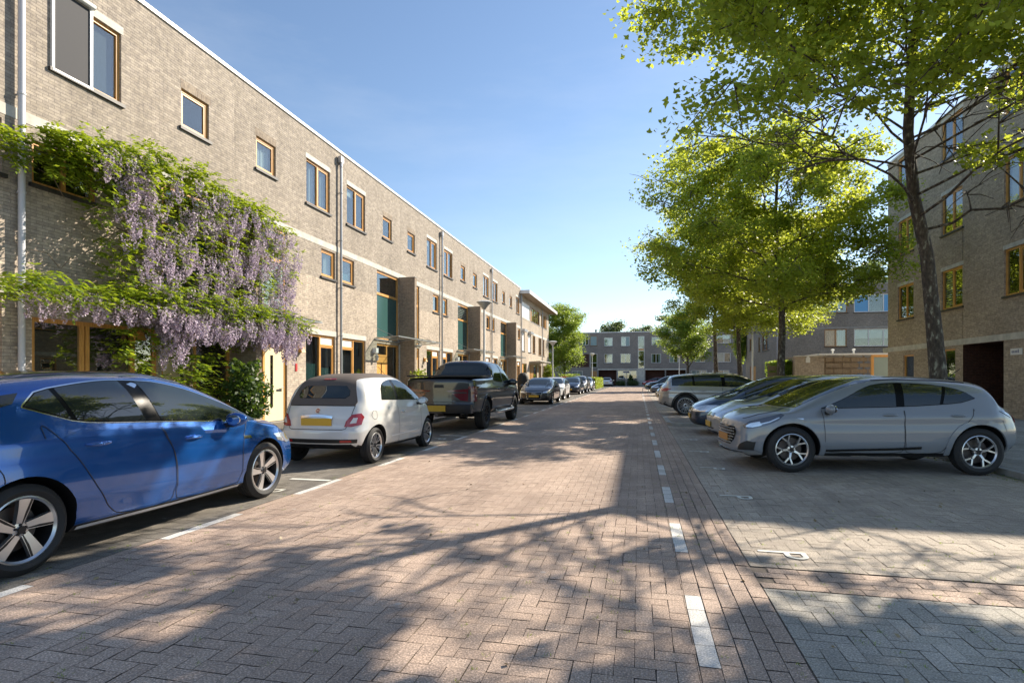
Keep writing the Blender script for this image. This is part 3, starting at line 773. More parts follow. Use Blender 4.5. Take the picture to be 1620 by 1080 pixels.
# ---- tall block on the right
def right_block():
    X = 12.0; Y0, Y1 = 20.2, 30.95; HT = 11.85
    root = empty('apartment_block', (X, Y0, 0), 0, 'four storey brown brick block on the right with timber windows and a dark entrance recess', 'building')
    F = Face((0, 0, 0), (0, 1, 0), (-1, 0, 0)); L = Y1 - Y0
    U = lambda y: y - Y0
    cols = [(U(20.55), U(21.98)), (U(24.42), U(25.95)), (U(28.32), U(29.85))]
    hs = []
    for (z0, z1) in ((4.14, 5.70), (7.15, 8.74), (10.15, 11.7)): hs += [(a, c, z0, z1) for a, c in cols]
    gnd = [(U(24.95), U(25.9), .9, 2.55), (U(28.3), U(29.3), .9, 2.45)]
    rec = (U(22.0), U(24.45), -.05, 2.66)
    b = MB(); wall_front(b, F, 0, L, -.05, HT, hs + gnd)  # recess handled apart
    b2 = MB(); b = MB()
    wall_front(b, F, 0, L, -.05, HT, hs + gnd + [rec], rev=1.3, depth=1.35)
    # window openings need ordinary reveals: rebuild them shallow
    b = MB()
    us_h = hs + gnd
    wall_front(b, F, 0, rec[0], -.05, HT, [h for h in us_h if h[1] <= rec[0]])
    wall_front(b, F, rec[0], rec[1], 2.66, HT, [h for h in us_h if h[0] >= rec[0] and h[1] <= rec[1]])
    wall_front(b, F, rec[1], L, -.05, HT, [h for h in us_h if h[0] >= rec[1] - .04 and h[1] > rec[1]])
    P = F.p; a, c, e, f = rec
    block(b, F, 0, L, HT, 11)
    wl = b.build('wall', [M['brick_r'], M['room']], root); fix_normals(wl)
    b = MB()
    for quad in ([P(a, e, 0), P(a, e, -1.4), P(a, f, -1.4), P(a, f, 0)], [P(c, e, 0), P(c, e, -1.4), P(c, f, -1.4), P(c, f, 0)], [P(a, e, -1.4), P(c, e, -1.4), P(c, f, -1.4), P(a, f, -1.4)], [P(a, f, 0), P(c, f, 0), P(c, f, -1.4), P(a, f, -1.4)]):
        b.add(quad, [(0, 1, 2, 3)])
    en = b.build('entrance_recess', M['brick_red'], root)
    b = MB(); F.box(b, 1.05 + rec[0], 1.75 + rec[0], 2.42, 2.54, -1.39, -1.28); b.build('ceiling_lamp', M['lamp_w'], en)
    b = MB(); F.box(b, a + .5, a + 1.5, 0.09, 2.2, -1.39, -1.34); b.build('door', M['wood_r'], en)
    b = MB(); F.box(b, 0, L, HT, HT + .03, -11, -.2); b.build('roof', M['roof'], root)
    b = MB(); F.box(b, -.03, L + .03, HT + .002, HT + .1, -.3, .04); F.box(b, -.03, .2, HT + .002, HT + .1, -11, -.3); b.build('coping', M['coping'], root)
    b = MB(); F.box(b, 0.0, L + .55, 2.67, 2.89, -.05, .012); b.build('string_course', M['conc'], root)
    fills = [{0: 'curtain', 1: None}, {0: None, 1: 'slats'}, {0: 'left', 1: None}, {0: None, 1: 'curtain'}, {0: None}, {1: 'left'}, {}, {0: 'top'}, {1: 'top'}]
    for k, h in enumerate(hs): window(root, F, *h, vs=(.5,), wood='wood', fill=fills[k % 9], lintel=.15, inner=(0,))
    for h in gnd: window(root, F, *h, wood='wood', lintel=None)
    # plate with the block name beside the entrance
    b = MB(); F.box(b, U(21.05), U(21.62), 2.16, 2.37, .005, .02); pl_ = b.build('name_plate', M['white_pl'], root)
    # short blue word on the plate (five strokes groups)
    lb = MB(); x = U(21.55)
    for k, hgt in enumerate((.075, .075, .075, .075, .11)):
        F.box(lb, x - .075 * k - .05, x - .075 * k - .035, 2.225, 2.225 + hgt, .02, .024)
        F.box(lb, x - .075 * k - .02, x - .075 * k - .008, 2.225, 2.225 + hgt, .02, .024)
        F.box(lb, x - .075 * k - .05, x - .075 * k - .008, 2.225 + hgt - .012, 2.225 + hgt, .02, .024)
    lb.build('plate_lettering', mat('plate_blue', (.05, .09, .25), .5), pl_)
    # vent cowl on the roof whose shadow bulges onto the court
    b = MB(); b.lathe([(.2, HT), (.2, HT + .25), (.34, HT + .28), (.34, HT + .5), (0, HT + .6)], 16, 'z', (2.3, .6, 0)); b.build('roof_vent', M['zinc'], root, True)
right_block()

# ---- grey block further on at the right
def grey_block():
    root = empty('apartment_block', (12.2, 52, 0), 0, 'grey brick block with blue panels beside its top windows, behind the louvred fence', 'building')
    F = Face((0, 0, 0), (1, 0, 0), (0, -1, 0)); u = lambda x: x - 12.2
    hs = [(u(14.4), u(17.12), 6.88, 8.38), (u(17.63), u(21.0), 6.88, 8.38), (u(15.38), u(17.08), 4.03, 5.5), (u(17.63), u(21.0), 4.03, 5.5), (u(22), u(25), 4.03, 5.5), (u(22), u(25), 6.88, 8.38)]
    b = MB(); wall_front(b, F, 0, 18, -.05, 9.2, hs)
    G = Face((0, 0, 0), (0, 1, 0), (-1, 0, 0)); v = lambda y: y - 52
    hg = [(v(65.4), v(67.3), 4.4, 5.75), (v(57.6), v(60.7), 4.1, 5.8), (v(61.6), v(62.6), 4.1, 5.6), (v(63.8), v(67.0), .6, 2.66), (v(55.6), v(57.4), .1, 2.7), (v(57.6), v(60.7), 7.1, 8.5), (v(65.4), v(67.3), 7.1, 8.5)]
    wall_front(b, G, 0, 17.6, -.05, 9.2, hg)
    P = F.p
    b.add([P(0, -.05, -17.6), P(18, -.05, -17.6), P(18, 9.2, -17.6), P(0, 9.2, -17.6)], [(0, 1, 2, 3)]); b.add([P(18, -.05, 0), P(18, -.05, -17.6), P(18, 9.2, -17.6), P(18, 9.2, 0)], [(0, 1, 2, 3)])
    wl = b.build('wall', [M['brick_g2'], M['room']], root); fix_normals(wl)
    b = MB(); F.box(b, 0, 18, 9.2, 9.23, -17.6, 0); b.build('roof', M['roof'], root)
    b = MB(); F.box(b, -.04, 18, 9.2, 9.3, 0, .04); G.box(b, 0, 17.6, 9.2, 9.3, 0, .04); b.build('coping', M['conc_d'], root)
    b = MB(); F.box(b, 0, 18, 5.55, 5.68, -.05, .02); b.build('string_course', M['conc_d'], root)
    window(root, F, *hs[0], vs=(.45, .72), wood='wood_r', fill={0: 'blueglass', 1: 'blueglass', 2: 'left'}); window(root, F, *hs[1], vs=(.33, .66), wood='white', fill={0: 'blueglass', 2: 'blueglass'})
    window(root, F, *hs[2], vs=(.5,), wood='wood_r', fill={0: 'curtain', 1: 'curtain'}); window(root, F, *hs[3], vs=(.33, .66), wood='white', fill={0: 'half', 1: 'half', 2: 'half'})
    for k in (4, 5): window(root, F, *hs[k], vs=(.5,), wood='white')
    for k in (0, 1, 2, 5, 6): window(root, G, *hg[k], vs=(.5,) if k != 2 else (), wood='wood_r', fill={0: 'curtain'})
    window(root, G, *hg[3], vs=(.5,), wood='wood_r', sill=False, fill={0: 'wood', 1: 'wood'}, name='door'); window(root, G, *hg[4], vs=(.5,), wood='wood_r', sill=False, name='door')
    b = MB(); b.tube([G.p(v(53.9), 2.4, .08), G.p(v(53.9), 6.2, .08)], .06, 8); b.build('drainpipe', M['pipe_w'], root)
grey_block()

# ---- far row across the end of the street
def far_row():
    F0 = 95.0
    def unit(x0, x1, label, hs, wins, ztop=8.95, low='brick_grey', slab=True, extra=None):
        root = empty('terraced_house', (x0, F0, 0), 0, label, 'house', 'grey houses closing the end of the street')
        F = Face((0, 0, 0), (1, 0, 0), (0, -1, 0)); H = [(a - x0, c - x0, e, f) for a, c, e, f in hs]
        b = MB(); wall_front(b, F, 0, x1 - x0, -.05, ztop, H, rev=.12, depth=1.2); block(b, F, 0, x1 - x0, ztop, 9)
        wl = b.build('wall', [M['brick_grey'], M['room']], root); fix_normals(wl)
        b = MB(); F.box(b, 0, x1 - x0, ztop, ztop + .03, -9, -.2); r = b.build('roof', M['roof'], root)
        b = MB(); F.box(b, .003, x1 - x0 - .003, ztop + .002, ztop + .12, -.3, .04); b.build('coping', M['coping'], r)
        if slab:
            b = MB(); F.box(b, .003, x1 - x0 - .003, 2.68, 2.88, -.05, .03); b.build('string_course', M['conc'], root)
        for k, kw in wins: window(root, F, *H[k], **kw)
        return root, F
    W = 'white'
    r, F = unit(-20, -6.76, 'grey brick house at the left end of the far row, beside the left tree', [(-9.3, -8.31, 6.9, 8.45), (-8.04, -6.84, 6.77, 8.45), (-7.98, -6.84, 3.08, 5.46), (-11.1, -9.3, 1.3, 2.6), (-7.9, -6.9, .1, 2.5)],
         [(0, dict(vs=(.5,), wood=W, fill={0: 'teal'})), (1, dict(wood='wood_r', fill={0: 'tealp'})), (2, dict(hs=(.35,), wood=W)), (3, dict(vs=(.5,), wood=W, fill={0: 'curtain', 1: 'curtain'})), (4, dict(fill={0: 'wood_r'}, sill=False, name='door'))], slab=False)
    b = MB(); F.box(b, 20 - 11.2 - .0, 20 - 8.2, 3.2, 5.4, -.02, .05); b.build('timber_panel', M['brick_red'], r)
    r, F = unit(-6.756, -3.56, 'grey house in the far row with a white hatchback parked before its garage', [(-5.67, -4.27, 6.7, 8.13), (-5.67, -4.27, 3.85, 5.37), (-6.6, -3.66, -.05, 2.66)],
         [(0, dict(vs=(.45,), wood=W, fill={0: 'curtain', 1: 'curtain'})), (1, dict(vs=(.45,), wood=W, fill={1: 'curtain'}))])
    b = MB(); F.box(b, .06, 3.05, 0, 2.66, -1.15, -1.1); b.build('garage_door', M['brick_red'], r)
    r, F = unit(-3.556, .99, 'grey house in the far row with a tall stair window and wide ground floor window', [(-2.88, -1.47, 6.68, 8.26), (-2.98, -1.32, 3.86, 5.4), (-.12, .93, 2.9, 8.3), (-3.45, -.28, 1.23, 2.58), (-.05, .85, .1, 2.4)],
         [(0, dict(vs=(.55,), wood=W, fill={0: 'curtain', 1: 'tealp'})), (1, dict(vs=(.5,), wood=W)), (2, dict(hs=(.22, .55, .62), wood=W, fw=.08, sill=False, fill={2: 'wood'})), (3, dict(vs=(.33, .66), wood=W, fill={0: 'half', 1: 'half', 2: 'half'})), (4, dict(fill={0: 'wood_r'}, sill=False, name='door'))])
    b = MB(); F.box(b, 3.3, 4.52, 0, 2.66, .002, .03); b.build('door_surround', M['conc'], r)
    r, F = unit(.994, 4.3, 'grey house in the far row with a dark red carport right of the stair window', [(2.09, 3.52, 6.7, 8.14), (2.02, 3.58, 3.83, 5.36), (1.1, 4.2, -.05, 2.66)],
         [(0, dict(vs=(.5,), wood=W, fill={1: 'curtain'})), (1, dict(vs=(.5,), wood=W, fill={0: 'left', 1: 'right'}))])
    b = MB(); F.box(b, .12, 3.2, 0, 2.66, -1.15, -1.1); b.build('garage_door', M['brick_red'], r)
    r, F = unit(4.304, 7.55, 'grey brick house half hidden by the small round tree, far row', [(4.95, 6.3, 6.7, 8.14), (4.95, 6.3, 3.85, 5.3), (4.4, 7.45, -.05, 2.66)],
         [(0, dict(vs=(.5,), wood=W, fill={1: 'curtain'})), (1, dict(vs=(.5,), wood=W, fill={0: 'curtain'}))])
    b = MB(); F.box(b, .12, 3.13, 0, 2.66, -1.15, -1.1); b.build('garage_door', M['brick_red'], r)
    unit(7.554, 30, 'grey brick block at the right end of the far row behind the plane tree trunks', [(8.3, 10.8, 1.0, 2.6), (11.6, 14.2, 1.0, 2.6), (12.4, 14.4, 3.9, 5.4), (12.2, 14.4, 6.9, 8.3), (9.0, 10.5, 3.9, 5.4), (9.0, 10.5, 6.8, 8.2), (16.5, 18.5, 3.9, 5.4), (16.5, 18.5, 6.9, 8.3)],
         [(0, dict(vs=(.33, .66), wood=W, fill={0: 'curtain', 1: 'curtain', 2: 'curtain'})), (1, dict(vs=(.33, .66), wood=W, fill={0: 'curtain', 2: 'curtain'}))] + [(k, dict(vs=(.5,), wood=W, fill={k % 2: 'curtain'})) for k in range(2, 8)], ztop=8.9, slab=False)
    for x, y, z, lb in ((-7.2, 97, 9.0, 'small dark roof vent at the left end of the far roof'), (.7, 97, 9.0, 'small dark roof vent above the tall stair window of the far row')):
        b = MB(); b.lathe([(.13, 0), (.13, .45), (.2, .5), (.2, .62), (0, .7)], 10); o = b.build('roof_vent', M['black'], None, True); o.location = (x, y, z); tag(o, lb, 'vent', 'roof vents on the far row')
far_row()

# ---- low annex with louvred timber fence
def annex():
    b = MB(); b.box(0, 1.66, 0, .22, 0, 2.72); b.box(0, .22, .22, 5, 0, 2.72)
    root = b.build('garden_wall', M['brick_r']); root.location = (9.55, 38, 0); tag(root, 'low brown brick garden wall left of the louvred timber fence', 'wall')
    b = MB(); b.box(-.03, 1.70, -.04, .26, 2.724, 2.79); b.build('wall_cap', M['conc'], root)
    b = MB(); b.box(.62, .86, -.03, .0, 2.35, 2.6); b.prism([(.6, -.06, 2.6), (.88, -.06, 2.6), (.74, -.06, 2.78)], (0, .05, 0)); b.build('wall_lamp', M['lamp_w'], root)
    root = empty('timber_fence', (11.25, 38, 0), 0, 'weathered horizontal board louvre fence under a white edged flat roof', 'fence')
    for k in range(7):
        b = MB(); z = .25 + k * .36
        for j in range(7): b.box(.05 + j * .47, .49 + j * .47, .0 - .07 * ((j + k) % 2), .03 - .07 * ((j + k) % 2), z, z + .25)
        b.build('board', M['wood_old'], root)
    for x in (0, 1.1, 2.2, 3.3): b = MB(); b.box(x - .04, x + .04, .07, .15, 0, 2.75); b.build('post', M['wood_old'], root)
    b = MB(); b.box(-.4, 3.5, -.25, 4.5, 2.80, 2.90); b.build('flat_roof', M['coping'], root)
    b = MB(); b.box(0, 3.3, 4.3, 4.4, 0, 2.8); b.build('back_wall', M['wood_old'], root)
    b = MB()
    root = empty('timber_fence', (12.35, 33, 0), 0, 'honey timber gate frame at the corner of the right hand brick block', 'gate')
    b.box(-.35, -.23, -.05, .07, 0, 2.62); b.box(.75, .87, -.05, .07, 0, 2.62); b.box(-.23, .75, -.05, .07, 2.5, 2.62); b.build('frame', M['wood'], root)
    b = MB(); b.box(-.23, .75, -.02, .02, .05, 2.5); b.build('pane', M['tealp'], root)
    for k, x in enumerate((12.0, 13.2)):
        b = MB(); b.lathe([(.05, 0), (.05, .22), (.11, .24), (.11, .3), (0, .34)], 10); o = b.build('flue_cowl', M['lamp_w'], None, True); o.location = (x, 39, 2.9); tag(o, ['left white flue cowl on the flat roof above the louvred fence', 'right white flue cowl on the flat roof above the louvred fence'][k], 'flue', 'flue cowls on the fence roof')
    root = empty('timber_fence', (8.35, 39.6, 0), 0, 'small dark board fence panel behind the second plane tree trunk', 'fence')
    for k in range(5): b = MB(); b.box(0, .75, 0, .03, .2 + k * .42, .5 + k * .42); b.build('board', M['wood_old'], root)
    for x in (0, .72): b = MB(); b.box(x - .03, x + .03, .032, .1, 0, 2.35); b.build('post', M['wood_old'], root)
annex()

# ---- street lamps
def street_lamp(loc, h, head_r, label, pole='lamp_g', pr=.055):
    root = empty('street_lamp', loc, 0, label, 'street lamp', 'street lamps along the street')
    b = MB(); b.lathe([(.09, 0), (.09, .9), (pr, .95), (pr * .8, h - .35), (.035, h - .33), (.035, h - .25)], 12); b.build('pole', M[pole], root, True)
    r = head_r
    b = MB(); b.lathe([(.04, h - .32), (.07, h - .3), (r * .55, h - .14), (r * .98, h - .015), (r, h)], 28); hd = b.build('lamp_bowl', M['lamp_g'] if pole == 'lamp_g' else M['lamp_w'], root, True)
    b = MB(); b.lathe([(r * 1.03, h - .01), (r * 1.03, h + .015), (r * .7, h + .06), (0, h + .09)], 28); b.build('lamp_lid', M['lamp_w'], root, True)
street_lamp((-6.7, 23.9, .09), 4.67, .34, 'grey street lamp with upturned cone shade in front of the third brick fin')
street_lamp((-6.75, 44.5, .09), 4.2, .34, 'grey street lamp with cone shade in front of the left tree beside the end block')
street_lamp((-5.9, 73, 0), 4.5, .34, 'white street lamp with cone shade in front of the far row', 'lamp_w')
street_lamp((6.5, 35.0, .08), 4.6, .36, 'pale street lamp between the second and third plane trees on the right', 'lamp_w')
street_lamp((5.3, 78, .08), 4.3, .3, 'thin pale lamp post left of the small round tree trunk', 'lamp_w', .05)

# ------------------------------------------------------------------ cars
def pch(pts):
    """smooth monotone curve through (x, y) knots"""
    pts = sorted(pts); X = [p[0] for p in pts]; Y = [p[1] for p in pts]; n = len(X)
    if n == 1: return lambda x: Y[0]
    h = [X[i + 1] - X[i] for i in range(n - 1)]; d = [(Y[i + 1] - Y[i]) / h[i] for i in range(n - 1)]
    m = [0.0] * n; m[0] = d[0]; m[-1] = d[-1]
    for i in range(1, n - 1):
        if d[i - 1] * d[i] > 0:
            w1 = 2 * h[i] + h[i - 1]; w2 = h[i] + 2 * h[i - 1]; m[i] = (w1 + w2) / (w1 / d[i - 1] + w2 / d[i])
    def f(x):
        if x <= X[0]: return Y[0]
        if x >= X[-1]: return Y[-1]
        i = 0
        while x > X[i + 1]: i += 1
        t = (x - X[i]) / h[i]; a = t * t; b3 = a * t
        return (2 * b3 - 3 * a + 1) * Y[i] + (b3 - 2 * a + t) * h[i] * m[i] + (3 * a - 2 * b3) * Y[i + 1] + (b3 - a) * h[i] * m[i + 1]
    return f
def sms(a, b, x): t = min(1, max(0, (x - a) / (b - a))); return t * t * (3 - 2 * t)

def paint(name, c, metal=.55, rough=.32):
    m = mat(name, c, rough, metal, coat=1.0); t = NT(m); o = t.obj()
    if metal > .2:
        vr = t.t.nodes.new('ShaderNodeTexVoronoi'); vr.inputs['Scale'].default_value = 900; t.l(o, vr.inputs[0])
        t.l(t.mix(.12, c, vr.outputs[1], 'OVERLAY'), t.b.inputs['Base Color'])
    return m

class Car:
    def __init__(s, name, label, cat, loc, rz, sp, group=None):
        s.sp = sp; s.root = empty(name, loc, rz, label, cat, group)
        s.f = {k: pch(sp[k]) for k in ('top', 'belt', 'plan', 'zb')}
        s.nose = pch(sp['nose']); s.tail = pch(sp['tail'])
        s.W = sp['W'] / 2; s.xr = sp['xr']; s.xf = sp['xf']
        s.tum = sp.get('tum', .33); s.paint = sp['paint']; s.lo = sp.get('lo', 1)
        s.body(); s.dec()
    def sect(s, x):
        sp = s.sp; W = s.W * s.f['plan'](x); zb = s.f['zb'](x); zt = s.f['top'](x); zl = min(s.f['belt'](x), zt - .02)
        sh = sp.get('sh', .05); nl = 16 if s.lo == 1 else 10; nu = 20 if s.lo == 1 else 12
        prof = s.sp.get('side', [(0, .90), (.07, .955), (.22, .985), (.45, 1.0), (.72, .99), (.88, .975), (1, .945)])
        pf = s.pf = getattr(s, 'pf', None) or pch(prof)
        pts = [(0, zb), (W * .5, zb), (W * .86, zb + .005)]
        for k in range(nl):
            t = k / (nl - 1); t2 = t
            y = W * pf(t2) - (.0 if True else 0)
            z = zb + .01 + (zl - zb - .01) * t
            for (xa, amp, wid) in ((-sp['wb'] / 2, .016, .42), (sp['wb'] / 2, .016, .42)):
                y += amp * math.exp(-((x - xa) / wid) ** 2) * math.exp(-((z - .62) / .2) ** 2)
            for (zc0, zc1, amp, wid) in sp.get('crease', []):
                zc = zc0 + (zc1 - zc0) * (x - s.xr) / (s.xf - s.xr); u = (z - zc) / wid
                y += amp * u * math.exp(-u * u) * (1 - sms(s.xf - .8, s.xf - .2, x))
            pts.append((y, z))
        wb = pts[-1][0]; h = zt - zl
        n = 2.0 + (sp.get('ng', 4.6) - 2.0) * sms(.05, .38, h)
        nlow = sp.get('nlow', 2.3)
        n = max(n, nlow + (n - nlow) * sms(.05, .38, h)) if h < .38 else n
        for k in range(1, nu + 1):
            ph = math.pi / 2 * k / nu
            cx = max(0, math.cos(ph)) ** (2 / n); cz = math.sin(ph) ** (2 / n)
            g = sms(.1, .35, h)
            y = cx * (wb - s.tum * g * h * cz); z = zl + h * cz
            # slight crown on the roof
            z -= .0
            pts.append((y if k < nu else 0, z))
        return pts
    def warp(s, x, y, z):
        sp = s.sp; wf = sms(s.xf - sp.get('nl', .7), s.xf, x); wr = 1 - sms(s.xr, s.xr + sp.get('tl', .6), x)
        q = min(1, abs(y) / s.W)
        return x + wf * (s.nose(z) - sp.get('nc', .22) * q ** 2.6) - wr * (s.tail(z) - sp.get('tc', .12) * q ** 3)
    def body(s):
        sp = s.sp; N = 96 if s.lo == 1 else 52
        xs = [s.xr + (s.xf - s.xr) * i / N for i in range(N + 1)]
        xs += [p[0] for p in sp['top']]
        for e, d in ((s.xf, -1), (s.xr, 1)):
            for k in range(7): xs.append(e + d * .16 * (1 - math.cos(math.pi / 2 * k / 7)))
        xs = sorted(x for x in xs if s.xr <= x <= s.xf); o = [xs[0]]
        for x in xs:
            if x - o[-1] > .008: o.append(x)
        if xs[-1] - o[-1] > 1e-6: o[-1] = xs[-1]
        xs = o; rings = []; rr = sp.get('er', .07)
        for x in xs:
            e = min(x - s.xr, s.xf - x); k = 0
            if e < rr: k = rr - math.sqrt(max(0, rr * rr - (rr - e) ** 2))
            pts = s.sect(x); zt = pts[-1][1]; zb = pts[0][1]; zm = (zt + zb) / 2; hh = (zt - zb) / 2
            fy = 1 - k / s.W; fz = 1 - k / max(hh, .1)
            rings.append([(x, y * fy, zm + (z - zm) * fz) for y, z in pts])
        def capr(r, sc): 
            zm = (r[0][2] + r[-1][2]) / 2; return [(x, y * sc, zm + (z - zm) * sc) for x, y, z in r]
        caps = (.93, .84, .72, .58, .42, .26, .1)
        rings = [capr(rings[0], c) for c in caps[::-1]] + rings + [capr(rings[-1], c) for c in caps]
        vs = []; n = len(rings[0]); full = []
        for r in rings:
            ring = [(s.warp(x, y, z), y, z) for x, y, z in r] + [(s.warp(x, y, z), -y, z) for x, y, z in r[-2:0:-1]]
            full.append(ring); vs += ring
        m = len(full[0]); fs = []
        for i in range(len(full) - 1):
            for k in range(m): fs.append((i * m + k, i * m + (k + 1) % m, (i + 1) * m + (k + 1) % m, (i + 1) * m + k))
        fs += [tuple(range(m))[::-1], tuple(range((len(full) - 1) * m, len(full) * m))]
        me = bpy.data.meshes.new('body'); me.from_pydata(vs, [], fs)
        bm = bmesh.new(); bm.from_mesh(me); bmesh.ops.recalc_face_normals(bm, faces=bm.faces); bm.to_mesh(me); bm.free()
        me.materials.append(s.paint); me.materials.append(M['black'])
        o = bpy.data.objects.new('body', me); COL.objects.link(o)
        # wheel arches
        cb = MB(); ra = sp.get('ra', sp['r'] + .055)
        cutters = []
        for xw in (sp['wb'] / 2, -sp['wb'] / 2):
            for sy in (1, -1):
                cb = MB(); cb.lathe([(0, 0), (ra, 0), (ra, .62), (0, .62)], 44 if s.lo == 1 else 26, 'y', (xw, 0, sp['r']))
                V = [(x, (s.W + .22 - y) * sy, z) for x, y, z in cb.v]
                cm = bpy.data.meshes.new('c'); cm.from_pydata(V, [], cb.f)
                bm = bmesh.new(); bm.from_mesh(cm); bmesh.ops.remove_doubles(bm, verts=bm.verts, dist=1e-4); bmesh.ops.recalc_face_normals(bm, faces=bm.faces); bm.to_mesh(cm); bm.free()
                cm.materials.append(M['black']); c = bpy.data.objects.new('c', cm); COL.objects.link(c); cutters.append(c)
                md = o.modifiers.new('b', 'BOOLEAN'); md.operation = 'DIFFERENCE'; md.object = c; md.solver = 'EXACT'; md.material_mode = 'TRANSFER'
        bpy.context.view_layer.update(); dg = bpy.context.evaluated_depsgraph_get()
        nm = bpy.data.meshes.new_from_object(o.evaluated_get(dg), depsgraph=dg)
        o.modifiers.clear(); o.data = nm; bpy.data.meshes.remove(me)
        for c in cutters: q = c.data; bpy.data.objects.remove(c); bpy.data.meshes.remove(q)
        nm.name = 'body'
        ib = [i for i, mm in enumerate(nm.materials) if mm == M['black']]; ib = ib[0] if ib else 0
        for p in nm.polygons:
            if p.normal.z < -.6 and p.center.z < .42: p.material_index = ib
        nm.polygons.foreach_set('use_smooth', [True] * len(nm.polygons)); nm.set_sharp_from_angle(angle=R(38))
        o.parent = s.root; s.bo = o
        bm = bmesh.new(); bm.from_mesh(nm); s.bvh = BVHTree.FromBMesh(bm); bm.free()
    # -- panels laid on the body
    def dpt(s, proj, u, v):
        if proj in 'LR':
            sg = 1 if proj == 'L' else -1; O = Vector((u, sg * 2.2, v)); D = Vector((0, -sg, 0))
        elif proj == 'F': O = Vector((s.xf + 1, u, v)); D = Vector((-1, 0, 0))
        elif proj == 'B': O = Vector((s.xr - 1, u, v)); D = Vector((1, 0, 0))
        else: O = Vector((u, v, 3.5)); D = Vector((0, 0, -1))
        h, n, i, d = s.bvh.ray_cast(O, D)
        if h is None:
            h, n, i, d = s.bvh.find_nearest(O + D * 1.4)
        if n.dot(D) > 0: n = -n
        return h, n
    def decal(s, name, proj, out, m, off=.004, res=.05, par=None, skirt=True, back=.012):
        # densify the outline
        P = []
        for i, a in enumerate(out):
            c = out[(i + 1) % len(out)]; L = math.hypot(c[0] - a[0], c[1] - a[1]); k = max(1, int(L / res))
            P += [(a[0] + (c[0] - a[0]) * j / k, a[1] + (c[1] - a[1]) * j / k) for j in range(k)]
        nb = len(P); xs = [p[0] for p in P]; ys = [p[1] for p in P]
        def inside(x, y):
            r = False; j = nb - 1
            for i in range(nb):
                if (P[i][1] > y) != (P[j][1] > y) and x < (P[j][0] - P[i][0]) * (y - P[i][1]) / (P[j][1] - P[i][1] + 1e-12) + P[i][0]: r = not r
                j = i
            return r
        G = []; x = min(xs) + res / 2
        while x < max(xs):
            y = min(ys) + res / 2
            while y < max(ys):
                if inside(x, y) and min((x - a) ** 2 + (y - c) ** 2 for a, c in P) > (res * .4) ** 2: G.append((x, y))
                y += res
            x += res
        r = delaunay_2d_cdt([Vector(p) for p in P + G], [], [list(range(nb))], 1, 1e-6)
        vv, fs = r[0], r[2]
        pts = []; nrm = []
        for v in vv:
            h, n = s.dpt(proj, v.x, v.y); pts.append(h + n * off); nrm.append(n)
        F = [tuple(f) for f in fs]
        # orientation
        sgn = 0
        for f in F[:6]:
            a, c, d = (pts[i] for i in f[:3]); sgn += (c - a).cross(d - a).normalized().dot(nrm[f[0]])
        if sgn < 0: F = [f[::-1] for f in F]
        if skirt:
            ec = {}
            for f in F:
                for i in range(len(f)):
                    a, c = f[i], f[(i + 1) % len(f)]; ec[(a, c)] = 1
            be = [(a, c) for (a, c) in ec if (c, a) not in ec]; mp = {}
            for a, c in be:
                for q in (a, c):
                    if q not in mp: mp[q] = len(pts); pts.append(pts[q] - nrm[q] * (off + back))
            F += [(c, a, mp[a], mp[c]) for a, c in be]
        me = bpy.data.meshes.new(name); me.from_pydata([tuple(p) for p in pts], [], F)
        o = link(name, me, m, par or s.root, True, 40); return o
    def sides(s, name, out, m, off=.004, res=.05, par=None, which='LR'):
        return [s.decal(name, w, out, m, off, res, par) for w in which]
    def line(s, name, proj, path, wd, m, off=.004, par=None):
        """thin strip along a 2D path"""
        L = []; Rr = []
        for i, p in enumerate(path):
            a = path[max(i - 1, 0)]; c = path[min(i + 1, len(path) - 1)]; dx, dy = c[0] - a[0], c[1] - a[1]; l = math.hypot(dx, dy) or 1
            L.append((p[0] - dy / l * wd / 2, p[1] + dx / l * wd / 2)); Rr.append((p[0] + dy / l * wd / 2, p[1] - dx / l * wd / 2))
        b = MB(); prev = None
        pl = []
        for i in range(len(path) - 1):
            k = max(1, int(math.hypot(path[i + 1][0] - path[i][0], path[i + 1][1] - path[i][1]) / .02))
            for j in range(k + (i == len(path) - 2)):
                t = j / k; pl.append(((L[i][0] * (1 - t) + L[i + 1][0] * t, L[i][1] * (1 - t) + L[i + 1][1] * t), (Rr[i][0] * (1 - t) + Rr[i + 1][0] * t, Rr[i][1] * (1 - t) + Rr[i + 1][1] * t)))
        vs = []
        for a, c in pl:
            for q in (a, c):
                h, n = s.dpt(proj, *q); vs.append(h + n * off)
        b.add(vs, [(2 * i, 2 * i + 1, 2 * i + 3, 2 * i + 2) for i in range(len(pl) - 1)])
        return b.build(name, m, par or s.root)
    def topz(s, x, fr): zl = s.f['belt'](x); return zl + (s.f['top'](x) - zl) * fr
    def dlo(s, x0, x1, ft=.83, fb=.06, n=18):
        """daylight opening outline between x0 (rear) and x1 (front)"""
        up = [(x0 + (x1 - x0) * i / n, s.topz(x0 + (x1 - x0) * i / n, ft)) for i in range(n + 1)]
        lo = [(x0 + (x1 - x0) * i / n, s.topz(x0 + (x1 - x0) * i / n, 0) + fb) for i in range(n + 1)]
        up = [u for u, l in zip(up, lo) if u[1] > l[1] + .012]; xs = [u[0] for u in up]
        lo = [l for l in lo if xs[0] - 1e-6 <= l[0] <= xs[-1] + 1e-6]
        return lo + up[::-1]
